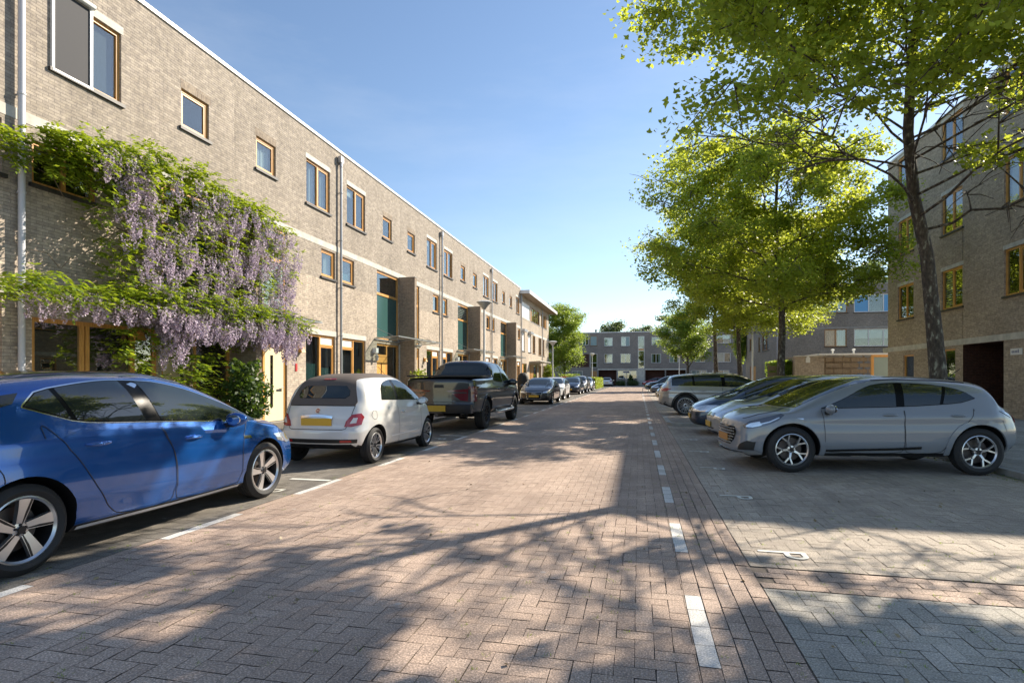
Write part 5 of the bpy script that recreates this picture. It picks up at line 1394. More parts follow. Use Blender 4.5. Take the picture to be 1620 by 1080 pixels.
class Pickup(Car):
    def dec(s):
        out = s.dlo(-.93, 1.18, .86, .05)
        for w_ in 'LR':
            s.decal('window_surround', w_, s.shrink(out, -.012), M['pillar'], .006, .1)
            s.decal('side_window', w_, s.shrink(s.slice(out, -.9, .13, 0, -.02), .02), GL, .012, .08)
            s.decal('side_window', w_, s.shrink(s.slice(out, .23, 1.18, -.02, 0), .02), GL, .012, .08)
            s.decal('tail_light', w_, [(-2.98, .80), (-2.80, .80), (-2.78, 1.0), (-2.80, 1.19), (-2.98, 1.19)], M['red_d'], .012, .05)
            s.line('body_gap', w_, [(-1.10, .47), (-1.10, .8), (-1.08, 1.30)], .018, M['black'], .003)
        s.screen(1.43, .72, True, .14)
        s.screen(-1.04, -.85, False, .14, 'rear_window', zlo=.03, zhi=.02)
        s.decal('brake_light', 'B', [(-.10, 1.885), (.16, 1.885), (.16, 1.905), (-.10, 1.905)], M['red'], .010, .05)
        s.door(.18, 1.25, .50, 1.22, -.02, .02); s.door(-.92, .17, .50, 1.22, -.02, 0)
        for x in (.42, -.62): s.handle(x, 1.09, M['blackg'], .2)
        s.mirror(1.02, 1.2, M['blackg'], 1.4)
        for sg in (1, -1): s.decal('tail_light', 'B', [(sg * .86, .80), (sg * .97, .80), (sg * .975, 1.0), (sg * .97, 1.19), (sg * .86, 1.19)], M['red_d'], .012, .05)
        # tailgate, plate, bumper
        s.line('tailgate_seam', 'B', [(-.80, 1.38), (-.80, .78), (.80, .78), (.80, 1.38)], .014, M['black'], .003)
        s.decal('tailgate_handle', 'B', [(-.13, 1.15), (.13, 1.15), (.12, 1.23), (-.12, 1.23)], M['black'], .012, .05)
        s.line('tailgate_crease', 'B', [(-.76, 1.02), (0, 1.03), (.76, 1.02)], .03, P_BLACK, .016)
        h, n = s.dpt('B', 0, .60); b = MB(); b.box(h.x - .16, h.x + .05, -.93, .93, .50, .72); o = b.build('rear_bumper', M['blackg'], s.root)
        b = MB(); b.obox((h.x - .172, .0, .62), (.006, 0, 0), (0, .26, 0), (0, 0, .075)); b.build('number_plate', M['plate'], s.root)
        b = MB(); b.box(h.x - .13, h.x + .3, -.05, .05, .40, .50); b.lathe([(0, .52), (.028, .54), (.028, .58), (0, .6)], 10, 'z', (h.x - .1, 0, -.02)); b.build('tow_bar', M['steel_d'], s.root)
        for sg in (1, -1):
            b = MB(); b.tube([(h.x + .5, sg * .62, .46), (h.x - .12, sg * .62, .47)], .045, 12, cap=False); b.build('exhaust_pipe', M['chrome'], s.root, True)
            b = MB(); b.tube([(-1.1, sg * 1.02, .47), (-1.0, sg * 1.07, .43), (1.05, sg * 1.07, .43), (1.15, sg * 1.0, .47)], .05, 10); b.build('side_step', M['alloy'], s.root, True)
            b = MB(); b.box(-.95, 1.0, sg * 1.07 - .055, sg * 1.07 + .055, .478, .487); b.build('step_pad', M['black'], s.root)
        b = MB(); b.box(-2.96, -1.14, -.90, .90, 1.435, 1.475); b.build('tonneau_cover', M['black'], s.root)
        b = MB(); b.box(-1.6, 1.6, -.5, .5, .30, .46); b.tube([(-1.785, -.8, .41), (-1.785, .8, .41)], .07, 10); b.build('chassis', M['black'], s.root)
        s.arch_trim(M['blackg'], .06, .02)
        s.wheels()

class Cross(Car):      # pale grey crossover, left side towards us
    def dec(s):
        glazing(s, 0, 0, [(-.80, .03, .10), (-.24, .10, .04)], None, low=[(-1.27, 1.11), (-1.06, 1.045), (-.7, 1.01), (-.29, .985), (.3, .965), (.87, .95)], up=[(-1.262, 1.12), (-1.15, 1.205), (-.96, 1.27), (-.6, 1.32), (-.24, 1.335), (.02, 1.315), (.25, 1.24), (.44, 1.14), (.65, 1.045), (.865, .962)])
        s.screen(1.31, .30); s.screen(-1.70, -1.46, False, .14, 'rear_window')
        s.door(-.27, .84, .30, .93, -.02, .03)
        s.door(-1.0, -.28, .30, .93, -.22, 0, arch=[(-1.22, .98), (-1.19, .84), (-1.02, .68), (-.88, .50), (-.82, .38), (-.76, .31)])
        for x in (-.08, -1.0): s.handle(x, .86, None, .2)
        s.mirror(.80, .88)
        for w_ in 'LR':
            s.line('door_moulding', w_, [(-.5, .395), (-.2, .375), (.85, .335)], .035, M['blackg'], .014)
            s.decal('headlight', w_, [(1.40, .855), (1.50, .765), (1.68, .675), (1.84, .635), (1.92, .64), (1.93, .675), (1.85, .74), (1.62, .82), (1.44, .87)], M['lens_d'], .006, .03)
            s.decal('headlight', w_, [(1.70, .69), (1.82, .655), (1.89, .655), (1.90, .672), (1.84, .715), (1.72, .745)], M['lens'], .010, .03)
            s.line('headlight_trim', w_, [(1.47, .815), (1.60, .745), (1.72, .705)], .014, M['lens'], .011)
            s.decal('tail_light', w_, [(-1.58, .93), (-1.80, .83), (-2.02, .80), (-2.03, .91), (-1.85, .965)], M['lens_d'], .007, .04)
            s.decal('tail_light', w_, [(-1.86, .84), (-2.02, .81), (-2.03, .90), (-1.9, .94)], M['red'], .011, .04)
            s.decal('air_intake', w_, [(1.78, .44), (1.92, .42), (1.93, .34), (1.80, .34)], M['black'], .006, .03)
            s.line('side_badge', w_, [(1.14, .80), (1.24, .80)], .018, M['chrome'], .005)
        for sg in (1, -1):
            s.decal('air_intake', 'F', [(sg * y, z) for y, z in [(.56, .30), (.73, .31), (.745, .43), (.70, .45), (.60, .38)]], M['black'], .006, .04)
        s.decal('grille', 'F', [(-.50, .57), (-.44, .44), (-.34, .36), (.34, .36), (.44, .44), (.50, .57), (.44, .645), (-.44, .645)], M['blackg'], .008, .05)
        g = MB()
        for i in range(-9, 10):
            for j in range(6):
                y = i * .046 + (.023 if j % 2 else 0); z = .39 + j * .045
                if abs(y) < .36 + .5 * (z - .37) and abs(y) < .46:
                    h, n = s.dpt('F', y, z); g.obox(h + n * .010, (.003, 0, 0), (0, .011, 0), (0, 0, .007))
        tag(g.build('grille_mesh', M['alloy'], s.root), kind='stuff')
        s.arch_trim(s.paint, .075, .016)
        for w_ in 'LR':
            s.line('bonnet_seam', w_, [(1.30, .945), (1.5, .90), (1.7, .85), (1.9, .775)], .006, M['black'], .003)
            s.line('bumper_seam', w_, [(1.60, .68), (1.66, .60), (1.69, .50)], .006, M['black'], .004)
            s.line('bumper_seam', w_, [(-1.62, .80), (-1.66, .70), (-1.68, .58)], .006, M['black'], .004)
            s.line('sill_strip', w_, [(-.86, .275), (0, .262), (.86, .275)], .04, M['black'], .008)
            s.line('roof_edge', w_, [(-1.25, 1.335), (-.9, 1.365), (-.3, 1.385), (.05, 1.37)], .014, M['pillar'], .004)
        s.line('front_lip', 'F', [(-.74, .285), (-.5, .245), (0, .24), (.5, .245), (.74, .285)], .045, P_SILVER, .025)
        s.plate(0, 0, .46, 'plate_o', .5, .11)
        s.wheels()
        b = MB(); b.tube([(-1.35, 0, 1.37), (-1.58, .0, 1.55)], .006, 6); b.build('aerial', M['black'], s.root)

def lights_front(s, hl, gr, lo, hm='lens'):
    for sg in (1, -1): s.decal('headlight', 'F', [(sg * y, z) for y, z in hl], M[hm], .008, .05)
    s.decal('grille', 'F', gr, M['blackg'], .007, .06)
    if lo: s.decal('air_intake', 'F', lo, M['black'], .006, .06)

class Generic(Car):
    def dec(s):
        p = s.sp; g = p['g']
        glazing(s, g['d'][0], g['d'][1], g['p'], g.get('trim', 'chrome'))
        s.screen(g['ws'][0], g['ws'][1]); s.screen(g['rs'][0], g['rs'][1], False, .13, 'rear_window')
        s.door(*g['d1']); s.door(*g['d2'])
        for x in g['h']: s.handle(x, g.get('hz', .80), None, .2)
        s.mirror(g['d'][1] - .28, s.topz(g['d'][1] - .28, 0) + .0)
        zf = s.f['belt'](s.xf - .1)
        hl = g.get('hl', [(.44, zf - .02), (.80, zf - .01), (.86, zf + .05), (.82, zf + .10), (.48, zf + .04)])
        lights_front(s, hl, g.get('gr', [(-.4, .42), (.4, .42), (.42, zf + .02), (-.42, zf + .02)]), g.get('lo', [(-.68, .25), (.68, .25), (.6, .38), (-.6, .38)]), g.get('hm', 'lens'))
        zt = s.f['belt'](s.xr + .15)
        for sg in (1, -1): s.decal('tail_light', 'B', [(sg * y, z) for y, z in g.get('tl', [(.5, zt - .1), (.86, zt - .12), (.86, zt + .0), (.5, zt - .02)])], M['red'], .008, .06)
        for w_ in 'LR': s.decal('tail_light', w_, [(s.xr + .10, zt - .1), (s.xr + .40, zt - .04), (s.xr + .32, zt + .02), (s.xr + .10, zt)], M['red'], .007, .05)
        s.plate(0, 0, .44 if not g.get('pf') else g['pf'], g.get('pm', 'plate')); s.plate(0, 0, g.get('pr', .62), rear=True)
        if g.get('clad'): s.arch_trim(M['black'], .055); s.decal('rear_skirt', 'B', [(-.85, .40), (.85, .40), (.86, .52), (-.86, .52)], M['black'], .006, .1)
        if g.get('rings'):
            h, n = s.dpt('F', 0, .585)
            for k in range(4):
                b = MB(); cy = (k - 1.5) * .062
                ring = [(h.x + .012, cy + .036 * math.cos(t * math.pi / 8), .585 + .036 * math.sin(t * math.pi / 8)) for t in range(17)]
                b.tube(ring, .006, 6, cap=False); b.build('badge_ring', M['chrome'], s.root)
            s.line('grille_frame', 'F', [(-.42, .66), (-.36, .30), (.36, .30), (.42, .66), (-.42, .66)], .022, M['chrome'], .014)
        if g.get('hoodline'): pass
        s.wheels()

GH = dict(d=(-1.72, .98), p=[(-.98, .03, .10), (-.13, .12, .10)], ws=(1.17, .28), rs=(-2.03, -1.76), d1=(-.16, .86, .245, .93, -.03, .04), d2=(-1.0, -.17, .245, .93, -.2, 0), h=(.1, -.88))
GS = dict(d=(-1.35, .92), p=[(-.2, .10, .06)], ws=(1.08, .30), rs=(-1.5, -.95), d1=(-.22, .84, .245, .92, -.02, .04), d2=(-1.0, -.23, .245, .92, -.15, 0), h=(.02, -.85))
GU = dict(d=(-1.95, 1.0), p=[(-1.15, .05, .05), (-.12, .12, .04)], ws=(1.28, .50), rs=(-2.24, -1.95), d1=(-.16, .95, .33, 1.04, -.02, .04), d2=(-1.1, -.17, .33, 1.04, -.2, 0), h=(.1, -.85), hz=.93, clad=1, pr=.72)

def place(cls, name, label, cat, x, y, rz, spec, group=None): return cls(name, label, cat, (x, y, 0.004), rz, spec, group)
N90 = R(90)
GL_ = 'cars parked along the left bay'; GR_ = 'cars parked nose or tail to the right hand court'
place(Hatch, 'parked_car', 'metallic blue five door hatchback with silver spoked wheels, nearest on the left', 'car', -5.165, 4.45, N90, sp('hatch', paint=P_BLUE, rim=RIM5, belt=[(-2.17, .80), (-2.0, .94), (-1.3, 1.02), (-.87, 1.005), (-.2, .965), (.7, .91), (1.2, .855), (1.7, .765), (2.1, .64), (2.2, .58)], crease=[(.925, .80, .026, .04), (.46, .30, .022, .06)]), GL_)
place(Mini, 'parked_car', 'small white convertible with brown fabric roof and yellow plate, behind the blue hatchback', 'car', -5.04, 9.70, N90, sp('mini', paint=P_WHITE, rim=RIM10), GL_)
place(Pickup, 'pickup_truck', 'glossy black crew cab pickup with covered bed and side steps', 'pickup truck', -5.09, 16.74, N90, sp('pickup', paint=P_BLACK, rim=RIMB), GL_)
place(Generic, 'parked_car', 'black saloon with chrome framed grille and ring badge, facing us beyond the pickup', 'car', -5.36, 30.9, -N90, sp('sedan', paint=P_BLACK, rim=RIMS, g=dict(GS, rings=1, gr=[(-.40, .65), (-.35, .31), (.35, .31), (.40, .65)], lo=[(.5, .26), (.78, .28), (.76, .42), (.52, .38)], pf=.44)), GL_)
place(Generic, 'parked_car', 'white car facing us just behind the black saloon', 'car', -5.5, 36.9, -N90, sp('cross', paint=P_W2, rim=RIMY, lo=0, g=dict(GH, ws=(1.18, .30), rs=(-1.70, -1.46), d=(-1.42, 1.0), trim=None)), GL_)
place(Generic, 'parked_car', 'dark blue hatchback facing us, between the white car and the dark estate', 'car', -5.65, 48.3, -N90, sp('hatch', paint=P_DBLUE, rim=RIMS, lo=0, g=GH), GL_)
place(Generic, 'parked_car', 'dark high roofed estate half hidden behind the dark blue hatchback', 'car', -5.62, 54.2, -N90, sp('suv', paint=P_SILV2, W=1.84, rim=RIMS, lo=0, g=GU), GL_)
place(Generic, 'parked_car', 'silver hatchback beside the yellow green hedge, last in the left row', 'car', -5.7, 62.0, -N90, sp('hatch', paint=P_SILVER, rim=RIMS, lo=0, g=GH), GL_)
place(Generic, 'parked_car', 'white hatchback seen from behind in front of the far garage', 'car', -4.95, 91.6, N90, sp('hatch', paint=P_W2, rim=RIMS, lo=0, g=dict(GH, pm='plate')))
place(Generic, 'parked_car', 'red car in the dark carport of the far row', 'car', 2.75, 93.0, R(180), sp('hatch', paint=P_RED, rim=RIMS, lo=0, g=GH))
place(Cross, 'parked_car', 'pale grey crossover with black and silver wheels, nearest on the right', 'car', 3.42, 10.06, R(180 + 6.8), sp('cross', paint=P_GREY, rim=RIMY), GR_)
place(Generic, 'parked_car', 'light silver hatchback with large headlamps right behind the pale grey crossover', 'car', 3.66, 12.75, R(180 + 3), sp('hatch', paint=P_SILVER, rim=RIMS, g=dict(GH, hl=[(.42, .60), (.74, .585), (.84, .66), (.86, .78), (.72, .80), (.5, .70)], gr=[(-.36, .60), (.36, .60), (.34, .68), (-.34, .68)], lo=[(-.45, .27), (.45, .27), (.42, .38), (-.42, .38)])), GR_)
place(Generic, 'parked_car', 'dark blue estate car with long roof between the silver hatchback and the kerb island', 'car', 3.5, 15.25, R(180), sp('hatch', paint=P_NAVY, rim=RIMS, xr=-2.35, top=[(-2.35, .90), (-2.28, 1.0), (-2.2, 1.1), (-2.05, 1.34), (-1.95, 1.38), (-1.3, 1.44), (-.5, 1.47), (-.1, 1.47), (.3, 1.42), (.7, 1.27), (1.0, 1.12), (1.2, 1.015), (1.32, .975), (1.7, .92), (2.0, .83), (2.14, .74), (2.2, .67)], g=dict(GH, d=(-1.95, .98), rs=(-2.24, -2.06), trim=None, hl=[(.44, .58), (.78, .57), (.86, .64), (.85, .74), (.70, .73), (.5, .66)], gr=[(-.40, .50), (.40, .50), (.36, .66), (-.36, .66)])), GR_)
place(Generic, 'parked_car', 'silver SUV parked tail out with multi spoke wheels and dark lower trim', 'car', 3.15, 22.42, 0, sp('suv', paint=P_SILV2, rim=RIMM, g=dict(GU, tl=[(.45, .93), (.86, .90), (.90, 1.0), (.80, 1.02), (.45, .99)])), GR_)
place(Generic, 'parked_car', 'pale blue silver hatchback peeking out beyond the silver SUV', 'car', 3.2, 34.5, R(180), sp('hatch', paint=P_SILVER, rim=RIMS, lo=0, g=GH), GR_)
place(Generic, 'parked_car', 'dark blue car, third beyond the silver SUV on the right', 'car', 3.1, 45.5, R(180), sp('hatch', paint=P_NAVY, rim=RIMS, lo=0, g=GH), GR_)
place(Generic, 'parked_car', 'dark green SUV at the far end of the right hand court behind the steel hoop', 'car', 3.05, 56.5, R(180), sp('suv', paint=P_DGREEN, rim=RIMS, lo=0, g=GU), GR_)

# ------------------------------------------------------------------ trees and plants
LEAF = [(0, 0), (.34, .10), (.50, .34), (.22, .52), (0, 1.0), (-.22, .52), (-.50, .34), (-.34, .10)]
LEAF4 = [(0, 0), (.36, .45), (0, 1.0), (-.36, .45)]
def leaf_cloud(C, size, shape, rng, up=.6, droop=0.0, jit=.35):
    """C: (N,3) leaf positions -> vertex array with one polygon per leaf"""
    N = len(C)
    n = rng.normal(0, 1, (N, 3)); n /= np.linalg.norm(n, axis=1)[:, None]; n[:, 2] = np.abs(n[:, 2]) * (1 - up) + up; n /= np.linalg.norm(n, axis=1)[:, None]
    a = rng.normal(0, 1, (N, 3)); a[:, 2] -= droop; a -= (a * n).sum(1)[:, None] * n; a /= np.linalg.norm(a, axis=1)[:, None]
    b = np.cross(n, a); sz = size * (1 + rng.uniform(-jit, jit, N))
    S = np.array(shape); V = np.empty((N, len(S), 3)); cup = rng.uniform(-.15, .3, N)
    for k, (x, y) in enumerate(S):
        V[:, k] = C + (b * x + a * (y - .3)) * sz[:, None] + n * (abs(x) * cup * sz)[:, None]
    return V.reshape(-1, 3)

def bark_mat():
    m = mat('plane_bark', (.13, .11, .085), .9); t = NT(m); o = t.obj()
    mp = t.t.nodes.new('ShaderNodeMapping'); t.l(o, mp.inputs[0]); mp.inputs['Scale'].default_value = (1, 1, .45)
    n1 = t.noise(mp.outputs[0], 14, 3, .55); n2 = t.noise(mp.outputs[0], 22, 4)
    c = t.ramp(n1, [(.42, (.055, .042, .032)), (.52, (.085, .065, .048)), (.60, (.12, .10, .075)), (.64, (.26, .25, .19))])
    c = t.mix(1.0, c, t.ramp(n2, [(.3, (.65,) * 3), (.7, (1.2,) * 3)]), 'MULTIPLY')
    t.l(c, t.b.inputs['Base Color']); t.bump(n2, .8, .02); return m
BARK = bark_mat()
LF_PLANE = leaf_mat('plane_leaf', (.085, .145, .02), (.16, .23, .03), (.68, .76, .08), .58)
LF_LIGHT = leaf_mat('light_leaf', (.06, .12, .018), (.13, .20, .035), (.48, .62, .08), .5)
LF_DARK = leaf_mat('dark_leaf', (.035, .07, .015), (.06, .11, .025), (.16, .26, .03), .35)
LF_GREY = leaf_mat('far_leaf', (.09, .13, .05), (.15, .20, .08), (.25, .33, .10), .4)
LF_YEL = leaf_mat('yellow_leaf', (.16, .22, .02), (.26, .32, .03), (.5, .6, .05), .4)

def make_tree(name, label, loc, trunk, r0, c, rad, seed, nlimb=14, nsub=6, ntw=4, leaves=50000, size=.13, shape=LEAF, lm=None, group=None, fork=.35, spread=.42, twig_r=.012, low=-.55, rz=0, keep=1.0, lr=.42, cull=None, limbcut=None):
    """trunk: list of points (local); c/rad: crown centre and radii (local)"""
    rnd = random.Random(seed); rng = np.random.RandomState(seed)
    root = empty(name, loc, rz, label, 'tree', group)
    b = MB(); n = len(trunk); rr = [r0 * (1.0 - .72 * i / (n - 1)) for i in range(n)]; rr[0] *= 1.35
    b.tube(trunk, rr, 14, jit=.05, rnd=rnd)
    T = [Vector(p) for p in trunk]; c = Vector(c); tips = []
    def at(L, t):
        f = t * (len(L) - 1); i = min(int(f), len(L) - 2); return L[i].lerp(L[i + 1], f - i)
    for k in range(nlimb):
        t = fork + (1 - fork) * (k + .5) / nlimb * .98
        p0 = at(T, t); r_l = r0 * (lr - .22 * lr / .42 * (t - fork) / (1 - fork))
        th = k * 2.399 + rnd.uniform(-.3, .3); zz = low + (1.0 - low) * ((k + .5) / nlimb) ** .8
        zz = min(.93, zz + rnd.uniform(-.1, .1)); q = math.sqrt(max(0, 1 - zz * zz)); f = rnd.uniform(.72, .95)
        tg = c + Vector((math.cos(th) * q * rad[0], math.sin(th) * q * rad[1], zz * rad[2])) * f
        if limbcut is not None and tg.y + loc[1] - 1.2 * tg.z > limbcut: continue
        mid = p0.lerp(tg, .45) + Vector((rnd.uniform(-.4, .4), rnd.uniform(-.4, .4), rnd.uniform(.2, .9) * rad[2] / 5))
        L = []
        for i in range(9):
            u = i / 8; L.append(p0 * (1 - u) ** 2 + mid * 2 * u * (1 - u) + tg * u * u + Vector((rnd.gauss(0, .07), rnd.gauss(0, .07), rnd.gauss(0, .05))) * (u > 0))
        b.tube(L, [r_l * (1 - .86 * i / 8) for i in range(9)], 7, cap=False)
        for j in range(nsub):
            u = .25 + .75 * (j + rnd.random()) / nsub; u = min(u, 1); s0 = at(L, u)
            d = (tg - p0).normalized(); off = Vector((rnd.gauss(0, 1), rnd.gauss(0, 1), rnd.gauss(.1, .6))).normalized()
            ln = rnd.uniform(.25, .42) * min(rad) * (1.15 - u * .5); e = s0 + (d * .5 + off).normalized() * ln
            v = e - c; dd = math.sqrt((v.x / rad[0]) ** 2 + (v.y / rad[1]) ** 2 + (v.z / rad[2]) ** 2)
            if dd > 1.02: e = c + v / dd * 1.02
            m2 = s0.lerp(e, .5) + Vector((0, 0, rnd.uniform(-.05, .2)))
            SL = [s0, s0.lerp(m2, .5), m2, m2.lerp(e, .5) + Vector((0, 0, -.03)), e]
            rb = max(twig_r * 1.5, r_l * (1 - .86 * u) * .6); b.tube(SL, [rb, rb * .8, rb * .6, rb * .45, rb * .3], 5, cap=False)
            for q_ in range(ntw):
                w0 = at(SL, .35 + .65 * rnd.random()); we = w0 + Vector((rnd.gauss(0, 1), rnd.gauss(0, 1), rnd.gauss(-.15, .5))).normalized() * rnd.uniform(.3, .8) * min(1, min(rad) / 4)
                b.tube([w0, w0.lerp(we, .5) + Vector((0, 0, .04)), we], [twig_r, twig_r * .7, twig_r * .4], 4, cap=False)
                tips += [we, w0.lerp(we, .6)]
            tips.append(e)
    b.build('trunk', BARK, root, True, 60)
    tp = np.array([tuple(p) for p in tips]); N = leaves
    if cull is not None: tp = tp[~cull(tp)]
    if keep < 1: tp = tp[rng.uniform(0, 1, len(tp)) < keep]
    idx = rng.randint(0, len(tp), N); w_ = rng.uniform(.4, 1.5, len(tp))
    off = np.clip(rng.normal(0, 1, (N, 3)), -1.7, 1.7) * np.array([spread, spread, spread * .55]) * w_[idx][:, None]
    C = tp[idx] + off
    if cull is not None: C = C[~cull(C)]
    me = np_mesh('crown', leaf_cloud(C, size, shape, rng), len(shape), lm or LF_PLANE, root)
    return root

PG = 'plane trees behind the right hand court'
def sun_gaps(p, ox, oy, ymax, ymin=-99, thr=-.05):
    """open the crown in columns along the sun so its shade breaks into patches"""
    X = p[:, 0] + ox - 1.03 * p[:, 2]; Y = p[:, 1] + oy - 1.2 * p[:, 2]
    ymax = ymax + .35 * np.sin(X * 2.3) + .2 * np.sin(X * 5.1)
    m = np.sin(X * 2.1 + 1.1 * np.sin(Y * 1.3)) + np.sin(Y * 2.6 + 1.3 * np.sin(X * 1.1 + 2)) + .7 * np.sin(X * 4.3 + Y * 3.1) + .4 * np.sin(X * 8.1 - Y * 6.3 + np.sin(X * 3))
    return (Y > ymax) | (Y < ymin) | ((m < thr + .1 * (X > .5) * (ymin < 0)) & (Y > 2.6))
t1 = make_tree('plane_tree', 'large plane tree with mottled bark in front of the right hand brick block', (5.9, 12.9, .08),
    [(0, 0, 0), (.02, .0, 1.2), (-.08, .0, 2.5), (-.22, -.05, 3.8), (-.50, -.15, 5.0), (-.68, -.35, 6.2), (-.80, -.8, 7.6), (-.75, -1.3, 9.2), (-.6, -1.7, 11.0)], .165, (-.2, -3.7, 7.5), (5.8, 4.9, 4.2), 5, nlimb=40, nsub=10, ntw=5, leaves=145000, size=.084, group=PG, fork=.42, spread=.22, lm=LF_PLANE, low=-.95, lr=.18,
    limbcut=4.9, cull=lambda p: sun_gaps(p, 5.9, 12.9, 4.8, thr=.25))
t2 = make_tree('plane_tree', 'second plane tree along the court, its sunlit right side hanging low before the grey block', (5.4, 23.3, .08),
    [(0, 0, 0), (-.05, 0, 1.6), (.02, .05, 3.2), (-.02, .1, 4.6), (-.15, .1, 6.0), (-.2, .2, 7.6), (-.1, .2, 9.6)], .16, (-.5, 0, 6.9), (5.5, 5.0, 4.2), 9, nlimb=26, nsub=9, ntw=4, leaves=95000, size=.10, group=PG, fork=.40, spread=.27, low=-.8, lr=.28,
    cull=lambda p: sun_gaps(p, 5.4, 23.3, 99, 7.3, thr=-1.6))
def tree_copy(src, loc, rz, sc, label):
    c = copy_tree(src); c.location = loc; c.rotation_euler = (0, 0, rz); c.scale = (sc, sc, sc); c['label'] = label; return c
tree_copy(t2, (5.45, 32.9, .08), 1.9, .95, 'third plane tree along the court, left of the pale street lamp')
tree_copy(t1, (5.4, 42.0, .08), .9, 1.0, 'fourth plane tree along the court, farthest of the tall ones')
make_tree('round_tree', 'small round light green tree in front of the right part of the far row', (5.0, 61, .08), [(0, 0, 0), (.05, 0, 1.5), (0, .05, 3), (0, 0, 5), (0, 0, 7)], .15, (0, 0, 5.5), (3.0, 3.0, 3.6), 21, nlimb=14, nsub=6, ntw=3, leaves=30000, size=.15, shape=LEAF4, lm=LF_LIGHT, spread=.36)
make_tree('birch_tree', 'tall light green tree at the end of the left terrace behind the street lamp', (-9.3, 71, 0), [(0, 0, 0), (.05, 0, 1.5), (0, .05, 3), (0, 0, 6), (0, 0, 9)], .16, (-.1, 0, 6.4), (3.3, 3.4, 4.8), 22, nlimb=18, nsub=6, ntw=3, leaves=42000, size=.16, shape=LEAF4, lm=LF_LIGHT, spread=.40, low=-.8)
bgs = [(-5.5, 122, 13.4, 3.9, 'hazy tree crown above the far roof, leftmost of the three'), (1.0, 124, 12.6, 3.6, 'lower hazy tree crown above the middle of the far roof'), (7.5, 121, 14.5, 5.2, 'broad hazy tree above the far roof, right of the middle one')]
for i, (x, y, h, r, lb) in enumerate(bgs):
    make_tree('background_tree', lb, (x, y, 0), [(0, 0, 0), (0, 0, h * .4), (.1, 0, h * .9)], .2, (0, 0, h * .62), (r, r, h * .40), 31 + i, nlimb=14, nsub=5, ntw=2, leaves=9000, size=.34, shape=LEAF4, lm=LF_GREY, group='trees beyond the far row', spread=.6, twig_r=.03)
make_tree('background_tree', 'small pale tree top above the grey block roof at its right end', (27.5, 76, 0), [(0, 0, 0), (0, 0, 7), (.1, 0, 14)], .2, (0, 0, 11.5), (3.2, 3.2, 4.6), 41, nlimb=12, nsub=5, ntw=2, leaves=7000, size=.3, shape=LEAF4, lm=LF_GREY, group='trees beyond the far row', spread=.5, twig_r=.02)

def bush(name, label, cat, loc, box, n, size, lm, seed=1, shape=LEAF4, power=.5, stem=True, up=.3, group=None):
    rng = np.random.RandomState(seed); root = empty(name, loc, 0, label, cat, group)
    u = rng.normal(0, 1, (n, 3)); u /= np.linalg.norm(u, axis=1)[:, None]; u *= (rng.uniform(0.15, 1, n) ** power)[:, None]
    lump = 1 + .18 * np.sin(u[:, 0] * 7 + seed) * np.cos(u[:, 1] * 6) + .1 * np.sin(u[:, 2] * 11)
    C = u * lump[:, None] * np.array(box) + np.array([0, 0, box[2]])
    C[:, 2] = np.maximum(C[:, 2], .03)
    np_mesh('foliage', leaf_cloud(C, size, shape, rng, up=up), len(shape), lm, root)
    if stem:
        b = MB(); r = random.Random(seed)
        for k in range(5):
            a = k * 1.3; e = (box[0] * .6 * math.cos(a), box[1] * .6 * math.sin(a), box[2] * 1.5)
            b.tube([(0, 0, 0), (e[0] * .3, e[1] * .3, e[2] * .5), e], [.025, .018, .008], 5)
        b.build('stem', BARK, root, True)
    return root
bush('conifer_bush', 'bright green conifer shrub at the foot of the end block', 'shrub', (-9.2, 58, .1), (.62, .62, 1.35), 6000, .10, LF_YEL, 3)
bush('red_shrub', 'low reddish shrub beside the lamp post near the left tree', 'shrub', (-8.2, 63, .1), (.7, .7, .75), 2500, .11, leaf_mat('red_leaf', (.22, .05, .03), (.32, .10, .05), (.4, .12, .05), .3), 4)
bush('garden_shrub', 'loose green shrub under the left tree', 'shrub', (-8.2, 67.5, .0), (1.8, 1.4, .95), 5000, .14, LF_LIGHT, 5)
def hedge(label, x0, x1, y0, y1, h, lm, n, seed, size=.07):
    rng = np.random.RandomState(seed); root = empty('hedge', ((x0 + x1) / 2, (y0 + y1) / 2, 0), 0, label, 'hedge')
    w2, d2 = (x1 - x0) / 2, (y1 - y0) / 2; C = np.stack([rng.uniform(-w2, w2, n), rng.uniform(-d2, d2, n), rng.uniform(.05, h, n)], 1)
    k = rng.randint(0, 4, n); C[k == 0, 0] = -w2 + rng.normal(0, .04, (k == 0).sum()); C[k == 1, 0] = w2 + rng.normal(0, .04, (k == 1).sum())
    C[k == 2, 2] = h + rng.normal(0, .04, (k == 2).sum()); C[k == 3, 1] = -d2 + rng.normal(0, .05, (k == 3).sum())
    np_mesh('foliage', leaf_cloud(C, size, LEAF4, rng, up=.3), 4, lm, root)
    b = MB()
    for i in range(6): b.tube([(0, -d2 * .8 + d2 * .32 * i, 0), (.02, -d2 * .8 + d2 * .32 * i, h * .8)], .02, 5)
    b.build('stem', BARK, root)
hedge('clipped yellow green hedge behind the last silver hatchback on the left', -6.1, -4.95, 66.5, 80, 1.35, LF_YEL, 16000, 6, .10)
hedge('tall dark green hedge between the second plane tree and the garden wall', 8.85, 9.5, 38.6, 43, 2.45, LF_LIGHT, 14000, 7, .09)
bush('climbing_ivy', 'bright ivy climbing the far corner of the grey block between plane trunks', 'climber', (11.7, 69.6, 3.0), (.8, .8, 2.6), 7000, .16, LF_LIGHT, 8, stem=True)
bush('garden_plant', 'young green shrub at the foot of the second brick fin behind the convertible', 'shrub', (-9.25, 22.6, .1), (.42, .5, .85), 1600, .10, LF_YEL, 9)
bush('garden_plant', 'small shrub beside the black cover, under the end of the terrace', 'shrub', (-8.9, 35.6, .1), (.6, .8, .62), 2200, .10, LF_LIGHT, 10)
